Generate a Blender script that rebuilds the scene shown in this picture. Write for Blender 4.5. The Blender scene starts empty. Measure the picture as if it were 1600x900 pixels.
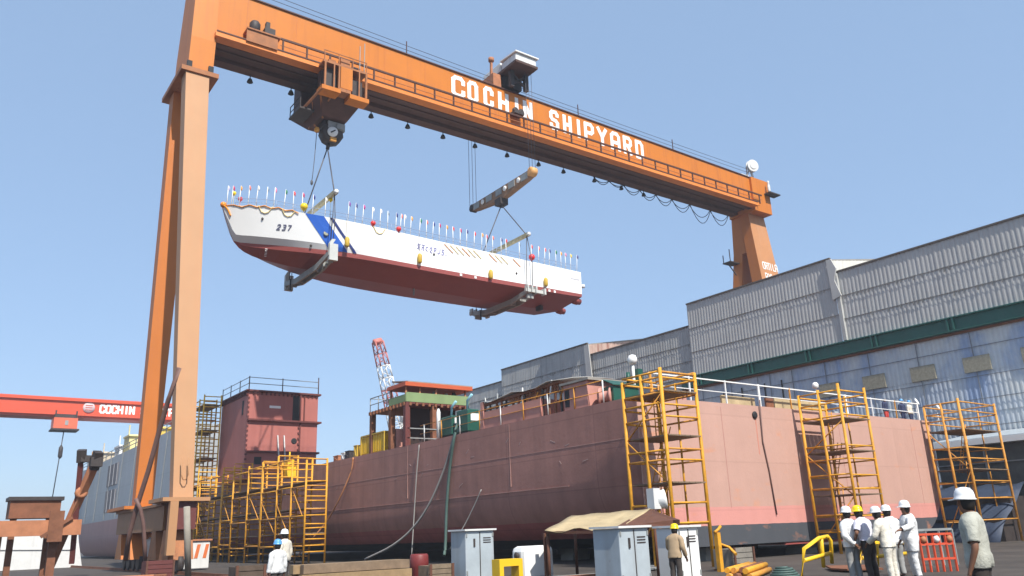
import bpy, bmesh, math, random
from mathutils import Vector, Matrix, noise
random.seed(7)
R = math.radians
scn = bpy.context.scene
COL = bpy.data.collections.new("shipyard"); scn.collection.children.link(COL)

# ------------------------------------------------------------------ camera
# World: X runs along the gantry girder, Y along the building dock, Z up, metres.
AX = (Vector((0.8099, -0.1429, -0.5688)), Vector((-0.5853, -0.2565, -0.7692)), None)
AX = (AX[0].normalized(), (AX[1] - AX[1].dot(AX[0].normalized()) * AX[0].normalized()).normalized(), None)
AZ = AX[0].cross(AX[1])
ROT = Matrix((AX[0], AX[1], AZ))            # rows: world axes in camera space
EYE = Vector((0, 0, 1.5)); FPX = 1253.48
cam = bpy.data.cameras.new("camera"); camo = bpy.data.objects.new("camera", cam); COL.objects.link(camo)
camo.matrix_world = Matrix.Translation(EYE) @ ROT.to_4x4()
cam.sensor_width = 36; cam.lens = 36 * FPX / 1600; cam.clip_end = 6000; cam.clip_start = .1
scn.camera = camo

def at(x, y, X=None, Y=None, Z=None, d=None):
    """surveyed point: sight line through a photo pixel met with a real plane of the yard"""
    r = ROT @ Vector(((x - 800) / FPX, -(y - 450) / FPX, -1))
    if d is not None: t = d
    elif X is not None: t = X / r.x
    elif Y is not None: t = Y / r.y
    else: t = (Z - EYE.z) / r.z
    return EYE + t * r

# ------------------------------------------------------------------ materials
MATS = {}
def mat(name, col, rough=.6, metal=0., var=.12, scale=1.2, rust=0., rustcol=(.16, .06, .025), streak=0., streakcol=(.08, .06, .05), bump=0., spec=.4):
    if name in MATS: return MATS[name]
    m = bpy.data.materials.new(name); m.use_nodes = True; nt = m.node_tree; N = nt.nodes; L = nt.links
    b = N['Principled BSDF']; b.inputs['Roughness'].default_value = rough; b.inputs['Metallic'].default_value = metal
    b.inputs['Specular IOR Level'].default_value = spec
    g = N.new('ShaderNodeNewGeometry')
    n1 = N.new('ShaderNodeTexNoise'); n1.inputs['Scale'].default_value = scale; n1.inputs['Detail'].default_value = 6; n1.inputs['Roughness'].default_value = .65
    L.new(g.outputs['Position'], n1.inputs['Vector'])
    mr = N.new('ShaderNodeMapRange'); mr.inputs[1].default_value = .25; mr.inputs[2].default_value = .75
    mr.inputs[3].default_value = 1 - var; mr.inputs[4].default_value = 1 + var; L.new(n1.outputs['Fac'], mr.inputs[0])
    mul = N.new('ShaderNodeMix'); mul.data_type = 'RGBA'; mul.blend_type = 'MULTIPLY'; mul.inputs[0].default_value = 1
    mul.inputs[6].default_value = (*col, 1); L.new(mr.outputs[0], mul.inputs[7])
    out = mul.outputs[2]
    if streak > 0:
        mp = N.new('ShaderNodeMapping'); mp.inputs['Scale'].default_value = (2.2, 2.2, .12); L.new(g.outputs['Position'], mp.inputs[0])
        n2 = N.new('ShaderNodeTexNoise'); n2.inputs['Scale'].default_value = 1.0; n2.inputs['Detail'].default_value = 5; L.new(mp.outputs[0], n2.inputs['Vector'])
        r2 = N.new('ShaderNodeMapRange'); r2.inputs[1].default_value = .48; r2.inputs[2].default_value = .75; r2.inputs[3].default_value = 0; r2.inputs[4].default_value = streak
        L.new(n2.outputs['Fac'], r2.inputs[0])
        mx = N.new('ShaderNodeMix'); mx.data_type = 'RGBA'; L.new(r2.outputs[0], mx.inputs[0]); L.new(out, mx.inputs[6]); mx.inputs[7].default_value = (*streakcol, 1); out = mx.outputs[2]
    if rust > 0:
        n3 = N.new('ShaderNodeTexNoise'); n3.inputs['Scale'].default_value = scale * .9; n3.inputs['Detail'].default_value = 8; n3.inputs['Roughness'].default_value = .75
        ad = N.new('ShaderNodeVectorMath'); ad.operation = 'ADD'; ad.inputs[1].default_value = (31, 17, 5); L.new(g.outputs['Position'], ad.inputs[0]); L.new(ad.outputs[0], n3.inputs['Vector'])
        r3 = N.new('ShaderNodeMapRange'); r3.inputs[1].default_value = .68 - rust * .25; r3.inputs[2].default_value = .76 - rust * .2; r3.inputs[3].default_value = 0; r3.inputs[4].default_value = .8
        L.new(n3.outputs['Fac'], r3.inputs[0])
        mx = N.new('ShaderNodeMix'); mx.data_type = 'RGBA'; L.new(r3.outputs[0], mx.inputs[0]); L.new(out, mx.inputs[6]); mx.inputs[7].default_value = (*rustcol, 1); out = mx.outputs[2]
    L.new(out, b.inputs['Base Color'])
    if bump > 0:
        bp = N.new('ShaderNodeBump'); bp.inputs['Strength'].default_value = bump; bp.inputs['Distance'].default_value = .05
        L.new(n1.outputs['Fac'], bp.inputs['Height']); L.new(bp.outputs[0], b.inputs['Normal'])
    MATS[name] = m; m['out'] = 1
    return m

def hull_mat(name, col, bands, seam=2.4, rough=.55, blot=0., seamdark=.82, wear=.16, axis='Y'):
    """steel plating: faint weld seams, per-plate tint, horizontal colour bands at given heights, rust blotches"""
    m = bpy.data.materials.new(name); m.use_nodes = True; nt = m.node_tree; N = nt.nodes; L = nt.links
    b = N['Principled BSDF']; b.inputs['Roughness'].default_value = rough; b.inputs['Specular IOR Level'].default_value = .3
    g = N.new('ShaderNodeNewGeometry'); sp = N.new('ShaderNodeSeparateXYZ'); L.new(g.outputs['Position'], sp.inputs[0])
    def math_(op, a, bb=None, c=None):
        n = N.new('ShaderNodeMath'); n.operation = op
        for i, v in enumerate((a, bb, c)):
            if v is None: continue
            if isinstance(v, (int, float)): n.inputs[i].default_value = v
            else: L.new(v, n.inputs[i])
        return n.outputs[0]
    def mix(f, a, bcol, mode='MIX'):
        n = N.new('ShaderNodeMix'); n.data_type = 'RGBA'; n.blend_type = mode
        if isinstance(f, (int, float)): n.inputs[0].default_value = f
        else: L.new(f, n.inputs[0])
        for i, v in ((6, a), (7, bcol)):
            if isinstance(v, tuple): n.inputs[i].default_value = (*v, 1)
            else: L.new(v, n.inputs[i])
        return n.outputs[2]
    u = sp.outputs[axis]
    out = None
    # bands: list of (z, colour) from the top colour downwards
    cur = col
    wob = N.new('ShaderNodeTexNoise'); wob.inputs['Scale'].default_value = 1.5; L.new(g.outputs['Position'], wob.inputs['Vector'])
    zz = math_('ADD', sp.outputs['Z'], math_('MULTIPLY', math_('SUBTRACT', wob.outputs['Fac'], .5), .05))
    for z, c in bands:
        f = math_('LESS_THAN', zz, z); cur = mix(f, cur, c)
    cu = math_('FLOOR', math_('DIVIDE', u, seam * 2.6)); cz = math_('FLOOR', math_('DIVIDE', sp.outputs['Z'], seam * .62))
    cb = N.new('ShaderNodeCombineXYZ'); L.new(cu, cb.inputs[0]); L.new(cz, cb.inputs[1])
    wn = N.new('ShaderNodeTexWhiteNoise'); L.new(cb.outputs[0], wn.inputs['Vector'])
    tint = math_('MULTIPLY_ADD', wn.outputs['Value'], wear * .7, 1 - wear * .35)
    su = math_('ABSOLUTE', math_('SUBTRACT', math_('FRACT', math_('DIVIDE', u, seam * 2.6)), .5))
    sz = math_('ABSOLUTE', math_('SUBTRACT', math_('FRACT', math_('DIVIDE', sp.outputs['Z'], seam * .62)), .5))
    ln = math_('MAXIMUM', math_('GREATER_THAN', su, .4955), math_('GREATER_THAN', sz, .484))
    tint = math_('MULTIPLY', tint, math_('SUBTRACT', 1, math_('MULTIPLY', ln, 1 - seamdark)))
    nz = N.new('ShaderNodeTexNoise'); nz.inputs['Scale'].default_value = .55; nz.inputs['Detail'].default_value = 8; nz.inputs['Roughness'].default_value = .7; L.new(g.outputs['Position'], nz.inputs['Vector'])
    mr = N.new('ShaderNodeMapRange'); mr.inputs[1].default_value = .25; mr.inputs[2].default_value = .75; mr.inputs[3].default_value = 1 - wear; mr.inputs[4].default_value = 1 + wear; L.new(nz.outputs['Fac'], mr.inputs[0])
    mp = N.new('ShaderNodeMapping'); mp.inputs['Scale'].default_value = (1.6, 1.6, .09); L.new(g.outputs['Position'], mp.inputs[0])
    n2 = N.new('ShaderNodeTexNoise'); n2.inputs['Detail'].default_value = 6; n2.inputs['Scale'].default_value = 1; L.new(mp.outputs[0], n2.inputs['Vector'])
    m2 = N.new('ShaderNodeMapRange'); m2.inputs[1].default_value = .3; m2.inputs[2].default_value = .7; m2.inputs[3].default_value = 1 - wear * .8; m2.inputs[4].default_value = 1 + wear * .6; L.new(n2.outputs['Fac'], m2.inputs[0])
    tint = math_('MULTIPLY', math_('MULTIPLY', tint, mr.outputs[0]), m2.outputs[0])
    tc = N.new('ShaderNodeCombineColor')
    for i in range(3): L.new(tint, tc.inputs[i])
    cur = mix(1., cur, tc.outputs[0], 'MULTIPLY')
    if blot > 0:
        n4 = N.new('ShaderNodeTexNoise'); n4.inputs['Scale'].default_value = .8; n4.inputs['Detail'].default_value = 4
        mp4 = N.new('ShaderNodeMapping'); mp4.inputs['Scale'].default_value = (1, 1, 2.2); mp4.inputs['Location'].default_value = (3, 8, 2.7); L.new(g.outputs['Position'], mp4.inputs[0]); L.new(mp4.outputs[0], n4.inputs['Vector'])
        m4 = N.new('ShaderNodeMapRange'); m4.inputs[1].default_value = .62; m4.inputs[2].default_value = .72; m4.inputs[3].default_value = 0; m4.inputs[4].default_value = blot; L.new(n4.outputs['Fac'], m4.inputs[0])
        cur = mix(m4.outputs[0], cur, (.62, .25, .12))
    L.new(cur, b.inputs['Base Color'])
    bp = N.new('ShaderNodeBump'); bp.inputs['Strength'].default_value = .3; bp.inputs['Distance'].default_value = .1; L.new(nz.outputs['Fac'], bp.inputs['Height']); L.new(bp.outputs[0], b.inputs['Normal'])
    MATS[name] = m
    return m

ORANGE = mat('crane_orange_paint', (.54, .165, .008), .5, var=.08, scale=.35, streak=.4, streakcol=(.36, .1, .02), rust=.06, rustcol=(.3, .08, .02))
FADED = mat('sun_faded_orange_paint', (.43, .225, .105), .6, var=.07, scale=.4, streak=.22, streakcol=(.48, .2, .08))
LEGOR = mat('leg_orange_paint', (.5, .15, .02), .55, var=.08, scale=.4, streak=.25, streakcol=(.4, .13, .04))
ORDK = mat('grimy_orange_steel', (.34, .13, .045), .65, var=.25, scale=1.4, rust=.35, rustcol=(.1, .045, .025))
UNDER = mat('girder_underside_shade', (.11, .052, .036), .7, var=.2, scale=.8)  # shade beneath the girder, put into a colour darker than its orange
DARK = mat('dark_greasy_steel', (.045, .035, .032), .6, var=.3, scale=2)
BLACK = mat('black_rubber', (.02, .02, .022), .7, var=.2)
RAILBR = mat('brown_handrail_paint', (.075, .028, .016), .6, var=.2)
WHITE = mat('white_paint', (.78, .78, .76), .45, var=.04, scale=.9)
WHITEW = mat('weathered_white_paint', (.66, .66, .64), .55, var=.1, scale=1.4, rust=.12, streak=.2)
LETTER = mat('white_lettering_paint', (.84, .83, .8), .6, var=.06)
SHIPWHITE = mat('ship_white_paint', (.83, .83, .81), .35, var=.025, scale=.6)
SHIPRED = mat('antifouling_red_paint', (.31, .075, .065), .5, var=.1, scale=.6)
SHIPBLUE = mat('stripe_blue_paint', (.025, .12, .52), .4, var=.05)
NAVY = mat('navy_paint', (.02, .035, .16), .5)
INK = mat('dark_lettering_paint', (.1, .1, .17), .5)
YEL = mat('scaffold_yellow_paint', (.66, .31, .022), .6, var=.3, scale=3, rust=.25, rustcol=(.3, .12, .03))
YELRUST = mat('rusty_scaffold_paint', (.6, .27, .04), .6, var=.25, scale=3, rust=.5, rustcol=(.25, .09, .03))
YBRIGHT = mat('bright_yellow_paint', (.8, .5, .02), .45, var=.08)
YFEND = mat('fender_yellow', (.55, .36, .04), .55, var=.15)
WOOD = mat('scaffold_plank_wood', (.2, .14, .09), .8, var=.3, scale=3)
GREY = mat('galvanised_grey_steel', (.3, .31, .3), .5, metal=.2, var=.2, scale=2)
CRADLE = mat('cradle_grey_paint', (.33, .34, .32), .6, var=.25, scale=1.5)
MAROON = mat('block_maroon_primer', (.4, .135, .11), .6, var=.1, scale=.5, streak=.25, streakcol=(.2, .06, .055))
MARDK = mat('dark_maroon_edge', (.13, .035, .03), .6, var=.15)
PINK = mat('pink_shop_primer', (.52, .25, .2), .65, var=.12, scale=.8, streak=.2, streakcol=(.35, .13, .1))
RUST = mat('rusty_steel', (.2, .08, .04), .8, var=.35, scale=1.5, rust=.4)
RUSTOR = mat('rust_orange_steel', (.42, .17, .08), .75, var=.25, scale=1.5, rust=.2)
POLE = mat('brown_pipe_paint', (.16, .09, .075), .6, var=.25, scale=2)
GREEN = mat('beam_dark_green_paint', (.02, .11, .085), .5, var=.12, streak=.3, streakcol=(.04, .06, .05))
LGREEN = mat('pale_green_primer', (.2, .28, .125), .6, var=.12)
MACH = mat('machine_green_paint', (.015, .085, .06), .45, var=.15)
ROOFOR = mat('vivid_orange_roof', (.5, .1, .035), .5, var=.08)
REDCR = mat('red_crane_paint', (.62, .085, .035), .45, var=.06, scale=.3)
CYAN = mat('pale_blue_pipe', (.25, .48, .55), .5)
HOSEG = mat('green_grey_hose', (.07, .12, .105), .6)
HOSEP = mat('pale_hose', (.3, .29, .27), .7)
HOSEO = mat('orange_cable', (.5, .22, .1), .6)
TARP = mat('beige_tarpaulin', (.45, .35, .2), .8, var=.22, scale=1.5, streak=.3, streakcol=(.3, .2, .1), bump=.5)
TIMBER = mat('brown_timber', (.12, .05, .03), .8, var=.3)
TIN = mat('pale_blue_tin', (.38, .43, .46), .5, var=.15, streak=.4, streakcol=(.2, .17, .14), rust=.12)
CONC = mat('weathered_concrete', (.28, .26, .23), .85, var=.2, scale=1.5)
WIRE = mat('steel_wire_rope', (.09, .09, .1), .5, metal=.3)
BLUED = mat('blue_drum_plastic', (.02, .12, .5), .4)

# ------------------------------------------------------------------ mesh builder
WLOC = {}
class MB:
    def __init__(s): s.v = []; s.f = []; s.m = []; s.cur = 0; s.sm = set()
    def face(s, idx, sm=False):
        if sm: s.sm.add(len(s.f))
        s.f.append(idx); s.m.append(s.cur)
    def add(s, pts): n = len(s.v); s.v += [Vector(p) for p in pts]; return n
    def hexa(s, p):           # 8 corners: bottom loop 0-3, top loop 4-7
        n = s.add(p)
        for q in ((3, 2, 1, 0), (4, 5, 6, 7), (0, 1, 5, 4), (1, 2, 6, 5), (2, 3, 7, 6), (3, 0, 4, 7)): s.face([n + i for i in q])
        return s
    def box(s, x0, x1, y0, y1, z0, z1):
        return s.hexa([(x0, y0, z0), (x1, y0, z0), (x1, y1, z0), (x0, y1, z0), (x0, y0, z1), (x1, y0, z1), (x1, y1, z1), (x0, y1, z1)])
    def frustum(s, a, b):     # a, b: (x0,x1,y0,y1,z)
        return s.hexa([(a[0], a[2], a[4]), (a[1], a[2], a[4]), (a[1], a[3], a[4]), (a[0], a[3], a[4]), (b[0], b[2], b[4]), (b[1], b[2], b[4]), (b[1], b[3], b[4]), (b[0], b[3], b[4])])
    def bar(s, p, q, w, h=None, up=(0, 0, 1)):
        p = Vector(p); q = Vector(q); h = h or w; d = (q - p).normalized(); up = Vector(up)
        if abs(d.dot(up)) > .98: up = Vector((0, 1, 0))
        a = d.cross(up).normalized() * w / 2; b = a.cross(d).normalized() * h / 2
        return s.hexa([p - a - b, p + a - b, q + a - b, q - a - b, p - a + b, p + a + b, q + a + b, q - a + b])
    def tube(s, pts, r, n=6, r2=None, cap=True):
        pts = [Vector(p) for p in pts]; rings = []
        for i, p in enumerate(pts):
            d = (pts[min(i + 1, len(pts) - 1)] - pts[max(i - 1, 0)]).normalized()
            u = Vector((0, 0, 1)) if abs(d.z) < .9 else Vector((1, 0, 0))
            a = d.cross(u).normalized(); b = d.cross(a)
            rr = r + (r2 - r) * i / (len(pts) - 1) if r2 is not None else r
            rings.append(s.add([p + (a * math.cos(t) + b * math.sin(t)) * rr for t in [2 * math.pi * k / n for k in range(n)]]))
        for i in range(len(pts) - 1):
            for k in range(n):
                s.face([rings[i] + k, rings[i] + (k + 1) % n, rings[i + 1] + (k + 1) % n, rings[i + 1] + k], True)
        if cap: s.face([rings[0] + k for k in range(n)][::-1]); s.face([rings[-1] + k for k in range(n)])
        return s
    def lathe(s, prof, c, ax=(0, 0, 1), n=12):
        c = Vector(c); ax = Vector(ax).normalized(); u = Vector((1, 0, 0)) if abs(ax.x) < .9 else Vector((0, 1, 0))
        a = ax.cross(u).normalized(); b = ax.cross(a); rings = []
        for r, z in prof:
            rings.append(s.add([c + ax * z + (a * math.cos(t) + b * math.sin(t)) * max(r, .001) for t in [2 * math.pi * k / n for k in range(n)]]))
        for i in range(len(prof) - 1):
            for k in range(n): s.face([rings[i] + k, rings[i] + (k + 1) % n, rings[i + 1] + (k + 1) % n, rings[i + 1] + k], True)
        s.face([rings[0] + k for k in range(n)][::-1]); s.face([rings[-1] + k for k in range(n)])
        return s
    def prism(s, poly, ext):
        n = len(poly); e = Vector(ext); a = s.add(poly); b = s.add([Vector(p) + e for p in poly])
        s.face([a + i for i in range(n)][::-1]); s.face([b + i for i in range(n)])
        for i in range(n): s.face([a + i, a + (i + 1) % n, b + (i + 1) % n, b + i])
        return s
    def grid(s, rows, sm=True, close=False):
        w = len(rows[0]); ids = [s.add(r) for r in rows]
        for i in range(len(rows) - 1):
            for k in range(w - 1 + (1 if close else 0)): s.face([ids[i] + k, ids[i] + (k + 1) % w, ids[i + 1] + (k + 1) % w, ids[i + 1] + k], sm)
        return ids
    def build(s, name, mats, parent=None, bevel=0, recalc=True, solid=0):
        me = bpy.data.meshes.new(name); off = WLOC.get(parent.name, Vector()) if parent else Vector()
        me.from_pydata([v - off for v in s.v], [], s.f)
        for m in (mats if isinstance(mats, (list, tuple)) else [mats]): me.materials.append(m)
        for i, p in enumerate(me.polygons): p.material_index = s.m[i]; p.use_smooth = i in s.sm
        if recalc:
            bm = bmesh.new(); bm.from_mesh(me); bmesh.ops.remove_doubles(bm, verts=bm.verts, dist=1e-5) if solid else None
            bmesh.ops.recalc_face_normals(bm, faces=bm.faces); bm.to_mesh(me); bm.free()
        o = bpy.data.objects.new(name, me); COL.objects.link(o)
        if parent: o.parent = parent; WLOC[o.name] = off
        else: WLOC[o.name] = Vector()
        if bevel:
            b = o.modifiers.new('bevel', 'BEVEL'); b.width = bevel; b.segments = 2; b.limit_method = 'ANGLE'
        if solid:
            sm = o.modifiers.new('thickness', 'SOLIDIFY'); sm.thickness = solid; sm.offset = 0
        return o

def tag(o, label, cat, group=None, kind=None):
    o['label'] = label
    if cat: o['category'] = cat
    if group: o['group'] = group
    if kind: o['kind'] = kind
    return o
def thing(name, label, cat, loc, group=None):
    o = bpy.data.objects.new(name, None); COL.objects.link(o); o.location = loc; o.empty_display_size = .2
    WLOC[o.name] = Vector(loc); return tag(o, label, cat, group)
def copy_tree(o, parent=None):
    c = o.copy(); COL.objects.link(c)
    if parent: c.parent = parent
    for ch in list(o.children): copy_tree(ch, c)
    return c
ORD = ['first', 'second', 'third', 'fourth', 'fifth', 'sixth', 'seventh', 'eighth', 'ninth', 'tenth', 'eleventh', 'twelfth', 'thirteenth', 'fourteenth', 'fifteenth', 'sixteenth', 'seventeenth', 'eighteenth', 'nineteenth', 'twentieth']
def ordinal(i):
    if i < 20: return ORD[i]
    t = {2: 'twenty', 3: 'thirty', 4: 'forty', 5: 'fifty'}[(i + 1) // 10]
    return t + '-' + ORD[(i + 1) % 10 - 1] if (i + 1) % 10 else {2: 'twentieth', 3: 'thirtieth', 4: 'fortieth', 5: 'fiftieth'}[(i + 1) // 10]

# block lettering ----------------------------------------------------
GL = {
 'C': [[(.62, .72), (.62, .86), (.48, 1), (.14, 1), (0, .86), (0, .56)], [(0, .44), (0, .14), (.14, 0), (.48, 0), (.62, .14), (.62, .28)]],
 'O': [[(.31, 1), (.14, 1), (0, .86), (0, .14), (.14, 0), (.31, 0)], [(.31, 0), (.48, 0), (.62, .14), (.62, .86), (.48, 1), (.31, 1)]],
 'H': [[(0, 0), (0, 1)], [(.6, 0), (.6, 1)], [(0, .5), (.6, .5)]],
 'I': [[(.1, 0), (.1, 1)]],
 'N': [[(0, 0), (0, 1)], [(.02, .95), (.58, .05)], [(.6, 0), (.6, 1)]],
 'S': [[(.6, .8), (.6, .88), (.47, 1), (.13, 1), (0, .88), (0, .64), (.13, .53), (.47, .47), (.6, .36), (.6, .12), (.47, 0), (.13, 0), (0, .12), (0, .22)]],
 'P': [[(0, 0), (0, 1), (.46, 1), (.6, .87), (.6, .58), (.46, .46), (.04, .46)]],
 'Y': [[(0, 1), (.3, .48), (.3, 0)], [(.6, 1), (.3, .48)]],
 'A': [[(0, 0), (0, .84), (.15, 1), (.45, 1), (.6, .84), (.6, 0)], [(0, .42), (.6, .42)]],
 'R': [[(0, 0), (0, 1), (.46, 1), (.6, .87), (.6, .62), (.46, .5), (.04, .5)], [(.3, .5), (.6, 0)]],
 'D': [[(0, 0), (0, 1), (.44, 1), (.6, .84), (.6, .16), (.44, 0), (0, 0)]],
 'T': [[(0, 1), (.6, 1)], [(.3, 1), (.3, 0)]], 'L': [[(0, 1), (0, 0), (.55, 0)]], 'E': [[(.55, 1), (0, 1), (0, 0), (.55, 0)], [(0, .5), (.45, .5)]],
 '2': [[(0, .8), (.1, 1), (.5, 1), (.6, .85), (.6, .65), (0, 0), (.62, 0)]], '3': [[(0, 1), (.5, 1), (.6, .85), (.6, .62), (.45, .52), (.2, .52)], [(.45, .52), (.6, .4), (.6, .14), (.5, 0), (0, 0)]],
 '7': [[(0, 1), (.62, 1), (.25, 0)]],
 'a': [[(0, 1), (.7, 1)], [(.55, 1), (.55, 0)], [(0, .75), (.2, .75), (.2, .2), (0, .2)], [(.2, .5), (.55, .5)]],
 'b': [[(0, 1), (.7, 1)], [(.1, .1), (.1, .6), (.5, .6)], [(.55, 1), (.55, 0)]],
 'c': [[(.6, .85), (.1, .7), (.05, .3), (.5, .05)]], 'd': [[(.1, 0), (.1, .9), (.6, .9), (.6, .5), (.2, .4)]], 'e': [[(0, .2), (.3, 0), (.6, .2), (.6, .9)]],
 'f': [[(0, .9), (.5, .9), (.1, .5), (.6, .4), (.5, 0), (0, 0)]], 'g': [[(0, .5), (.3, .95), (.6, .5), (.1, .1), (.65, -.1)]], '.': [[(.1, 0), (.2, .12)]],
}
def letter(mb, ch, fn, thick, aspect):
    """fn(u, v) -> point on the painted plate, strokes become thin raised plates"""
    ex = fn(1, 0) - fn(0, 0); ey = fn(0, 1) - fn(0, 0); nrm = ex.cross(ey).normalized(); k_ = 0
    for st in GL[ch]:
        for i, (a, b) in enumerate(zip(st[:-1], st[1:])):
            p = fn(a[0] * aspect, a[1]); q = fn(b[0] * aspect, b[1]); d = (q - p).normalized()
            e = thick * .34
            k_ += 1; mb.bar(p - d * e, q + d * e, thick, .01 + .0022 * k_, up=nrm)

# ================================================================== SETTING
def build_ground():
    mb = MB(); n = 60
    xs = [-3000, -800, -200] + [-100 + 8 * i for i in range(30)] + [300, 900, 3000]
    ys = [-400, -60] + [-10 + 6 * i for i in range(36)] + [320, 900, 4000]
    rows = [[(x, y, (noise.noise(Vector((x * .13, y * .13, 0))) * .04 if -90 < x < 130 and -50 < y < 200 else 0)) for x in xs] for y in ys]
    mb.grid(rows)
    g = bpy.data.materials.new('yard_concrete'); g.use_nodes = True; nt = g.node_tree; N = nt.nodes; L = nt.links; b = N['Principled BSDF']; b.inputs['Roughness'].default_value = .9
    ge = N.new('ShaderNodeNewGeometry'); n1 = N.new('ShaderNodeTexNoise'); n1.inputs['Scale'].default_value = .35; n1.inputs['Detail'].default_value = 9; n1.inputs['Roughness'].default_value = .7; L.new(ge.outputs['Position'], n1.inputs['Vector'])
    cr = N.new('ShaderNodeValToRGB'); cr.color_ramp.elements[0].position = .3; cr.color_ramp.elements[0].color = (.028, .022, .018, 1); cr.color_ramp.elements[1].position = .72; cr.color_ramp.elements[1].color = (.085, .07, .056, 1)
    L.new(n1.outputs['Fac'], cr.inputs[0]); L.new(cr.outputs[0], b.inputs['Base Color'])
    n2 = N.new('ShaderNodeTexNoise'); n2.inputs['Scale'].default_value = 6; n2.inputs['Detail'].default_value = 6; L.new(ge.outputs['Position'], n2.inputs['Vector'])
    bp = N.new('ShaderNodeBump'); bp.inputs['Strength'].default_value = .5; L.new(n2.outputs['Fac'], bp.inputs['Height']); L.new(bp.outputs[0], b.inputs['Normal'])
    o = mb.build('ground', g); o['kind'] = 'structure'; o['label'] = 'stained brown concrete yard ground'
build_ground()

# ================================================================== MAIN GANTRY CRANE
YW = 54.39
def gantry():
    T = thing('gantry_crane', 'huge orange gantry crane with white lettering on its girder, lifting the white ship', 'crane', (12, 54, 0))
    zt = lambda x: 42.12 + (41.42 - 42.12) * (x - 13) / 66     # top edge
    zb = lambda x: 37.70 + (37.84 - 37.70) * (x - 13) / 66     # walkway ledge
    xL, xR = 11.75, 79.55
    g = MB()
    g.hexa([(xL + 1.6, YW, zb(xL) - .02), (xR, YW, zb(xR) - .02), (xR, 57.6, zb(xR) - .02), (xL + 1.6, 57.6, zb(xL) - .02), (xL + 1.6, YW, zt(xL)), (xR, YW, zt(xR)), (xR, 57.6, zt(xR)), (xL + 1.6, 57.6, zt(xL))])
    G = g.build('girder', ORANGE, T)
    f = MB()
    f.hexa([(xL + 1.6, YW - .12, zt(xL)), (xR, YW - .12, zt(xR)), (xR, 57.72, zt(xR)), (xL + 1.6, 57.72, zt(xL)), (xL + 1.6, YW - .12, zt(xL) + .1), (xR, YW - .12, zt(xR) + .1), (xR, 57.72, zt(xR) + .1), (xL + 1.6, 57.72, zt(xL) + .1)])
    f.build('top_flange', RAILBR, G)
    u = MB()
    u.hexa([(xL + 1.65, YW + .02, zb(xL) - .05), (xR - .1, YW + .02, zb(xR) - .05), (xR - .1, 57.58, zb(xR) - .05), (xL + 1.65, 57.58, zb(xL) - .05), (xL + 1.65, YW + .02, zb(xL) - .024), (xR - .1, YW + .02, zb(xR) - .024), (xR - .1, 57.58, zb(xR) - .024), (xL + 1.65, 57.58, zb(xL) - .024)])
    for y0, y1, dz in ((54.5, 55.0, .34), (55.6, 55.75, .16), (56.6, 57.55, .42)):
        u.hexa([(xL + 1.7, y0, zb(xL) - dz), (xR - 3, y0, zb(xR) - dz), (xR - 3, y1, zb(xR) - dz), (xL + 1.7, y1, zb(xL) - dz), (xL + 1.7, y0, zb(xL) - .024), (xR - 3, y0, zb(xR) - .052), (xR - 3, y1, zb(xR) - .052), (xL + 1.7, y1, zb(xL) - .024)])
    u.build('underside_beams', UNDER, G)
    for k in range(1, 17):                                           # plate joints
        x = xL + k * 3.95; MB().box(x, x + .05, YW - .012, YW - .001, zb(x) + .1, zt(x) - .05).build('web_joint', LEGOR, G)
    # walkway ledge with handrail
    w = MB(); w.hexa([(xL + 1.55, 53.55, zb(xL) - .3), (xR - 3.1, 53.55, zb(xR) - .3), (xR - 3.1, YW + .05, zb(xR) - .32), (xL + 1.55, YW + .05, zb(xL) - .32), (xL + 1.55, 53.55, zb(xL) + .06), (xR - 3.1, 53.55, zb(xR) + .06), (xR - 3.1, YW - .004, zb(xR) + .06), (xL + 1.55, YW - .004, zb(xL) + .06)])
    W = w.build('walkway', mat('walkway_orange_paint', (.72, .22, .035), .5, var=.1, streak=.2, streakcol=(.4, .14, .04)), T)
    r = MB(); r.bar((18.2, 53.62, zb(18) + 1.2), (xR - 2.2, 53.62, zb(xR) + 1.2), .13, .16); r.build('top_rail', RAILBR, W)
    r = MB(); r.bar((18.2, 53.62, zb(18) + .62), (xR - 2.2, 53.62, zb(xR) + .62), .045, .05); r.build('mid_rail', ORDK, W)
    r = MB(); r.bar((xL + 1.6, 53.53, zb(xL) + .12), (xR - 3.2, 53.53, zb(xR) + .12), .05, .1); r.build('toe_board', RAILBR, W)
    x = 18.4
    while x < xR - 2.3:
        MB().bar((x, 53.64, zb(x) + .06), (x, 53.64, zb(x) + 1.2), .12, .12).build('rail_post', RAILBR, W)
        x += 1.95
    # operator's landing by the left head
    pl = MB(); pl.box(15.5, 18.1, 53.3, YW - .003, zb(16) + 1.0, zb(16) + 1.12); pl.box(15.5, 17.9, 53.4, 53.5, zb(16) - .02, zb(16) + 1.0)
    P = pl.build('landing', ORDK, T)
    p = MB(); p.lathe([(.3, 0), (.42, .1), (.42, .75), (.3, .95), (.12, 1.0)], (16.2, 53.85, zb(16) + 1.12)); p.box(16.9, 17.7, 53.5, 54.1, zb(16) + 1.12, zb(16) + 1.75); p.box(17.0, 17.3, 53.6, 53.95, zb(16) + 1.75, zb(16) + 2.3)
    p.build('winch_motor', DARK, P)
    # left head and legs
    h = MB(); h.frustum((xL - .1, 13.4, 53.9, 57.9, 33.9), (xL - .05, 13.45, 53.9, 57.9, 37.0)); h.frustum((xL - .05, 13.45, 53.9, 57.9, 37.0), (xL + .1, 13.5, 54.25, 57.5, 43.4))
    H = h.build('girder_head', ORANGE, T)
    c = MB(); c.box(11.05, 13.62, 53.0, 58.6, 33.55, 33.9); c.build('head_collar', ORDK, H)
    for x in (11.55, 13.05):
        MB().box(x, x + .35, 53.7, 53.9, 34.25, 34.8).build('access_hole', BLACK, H)
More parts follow.
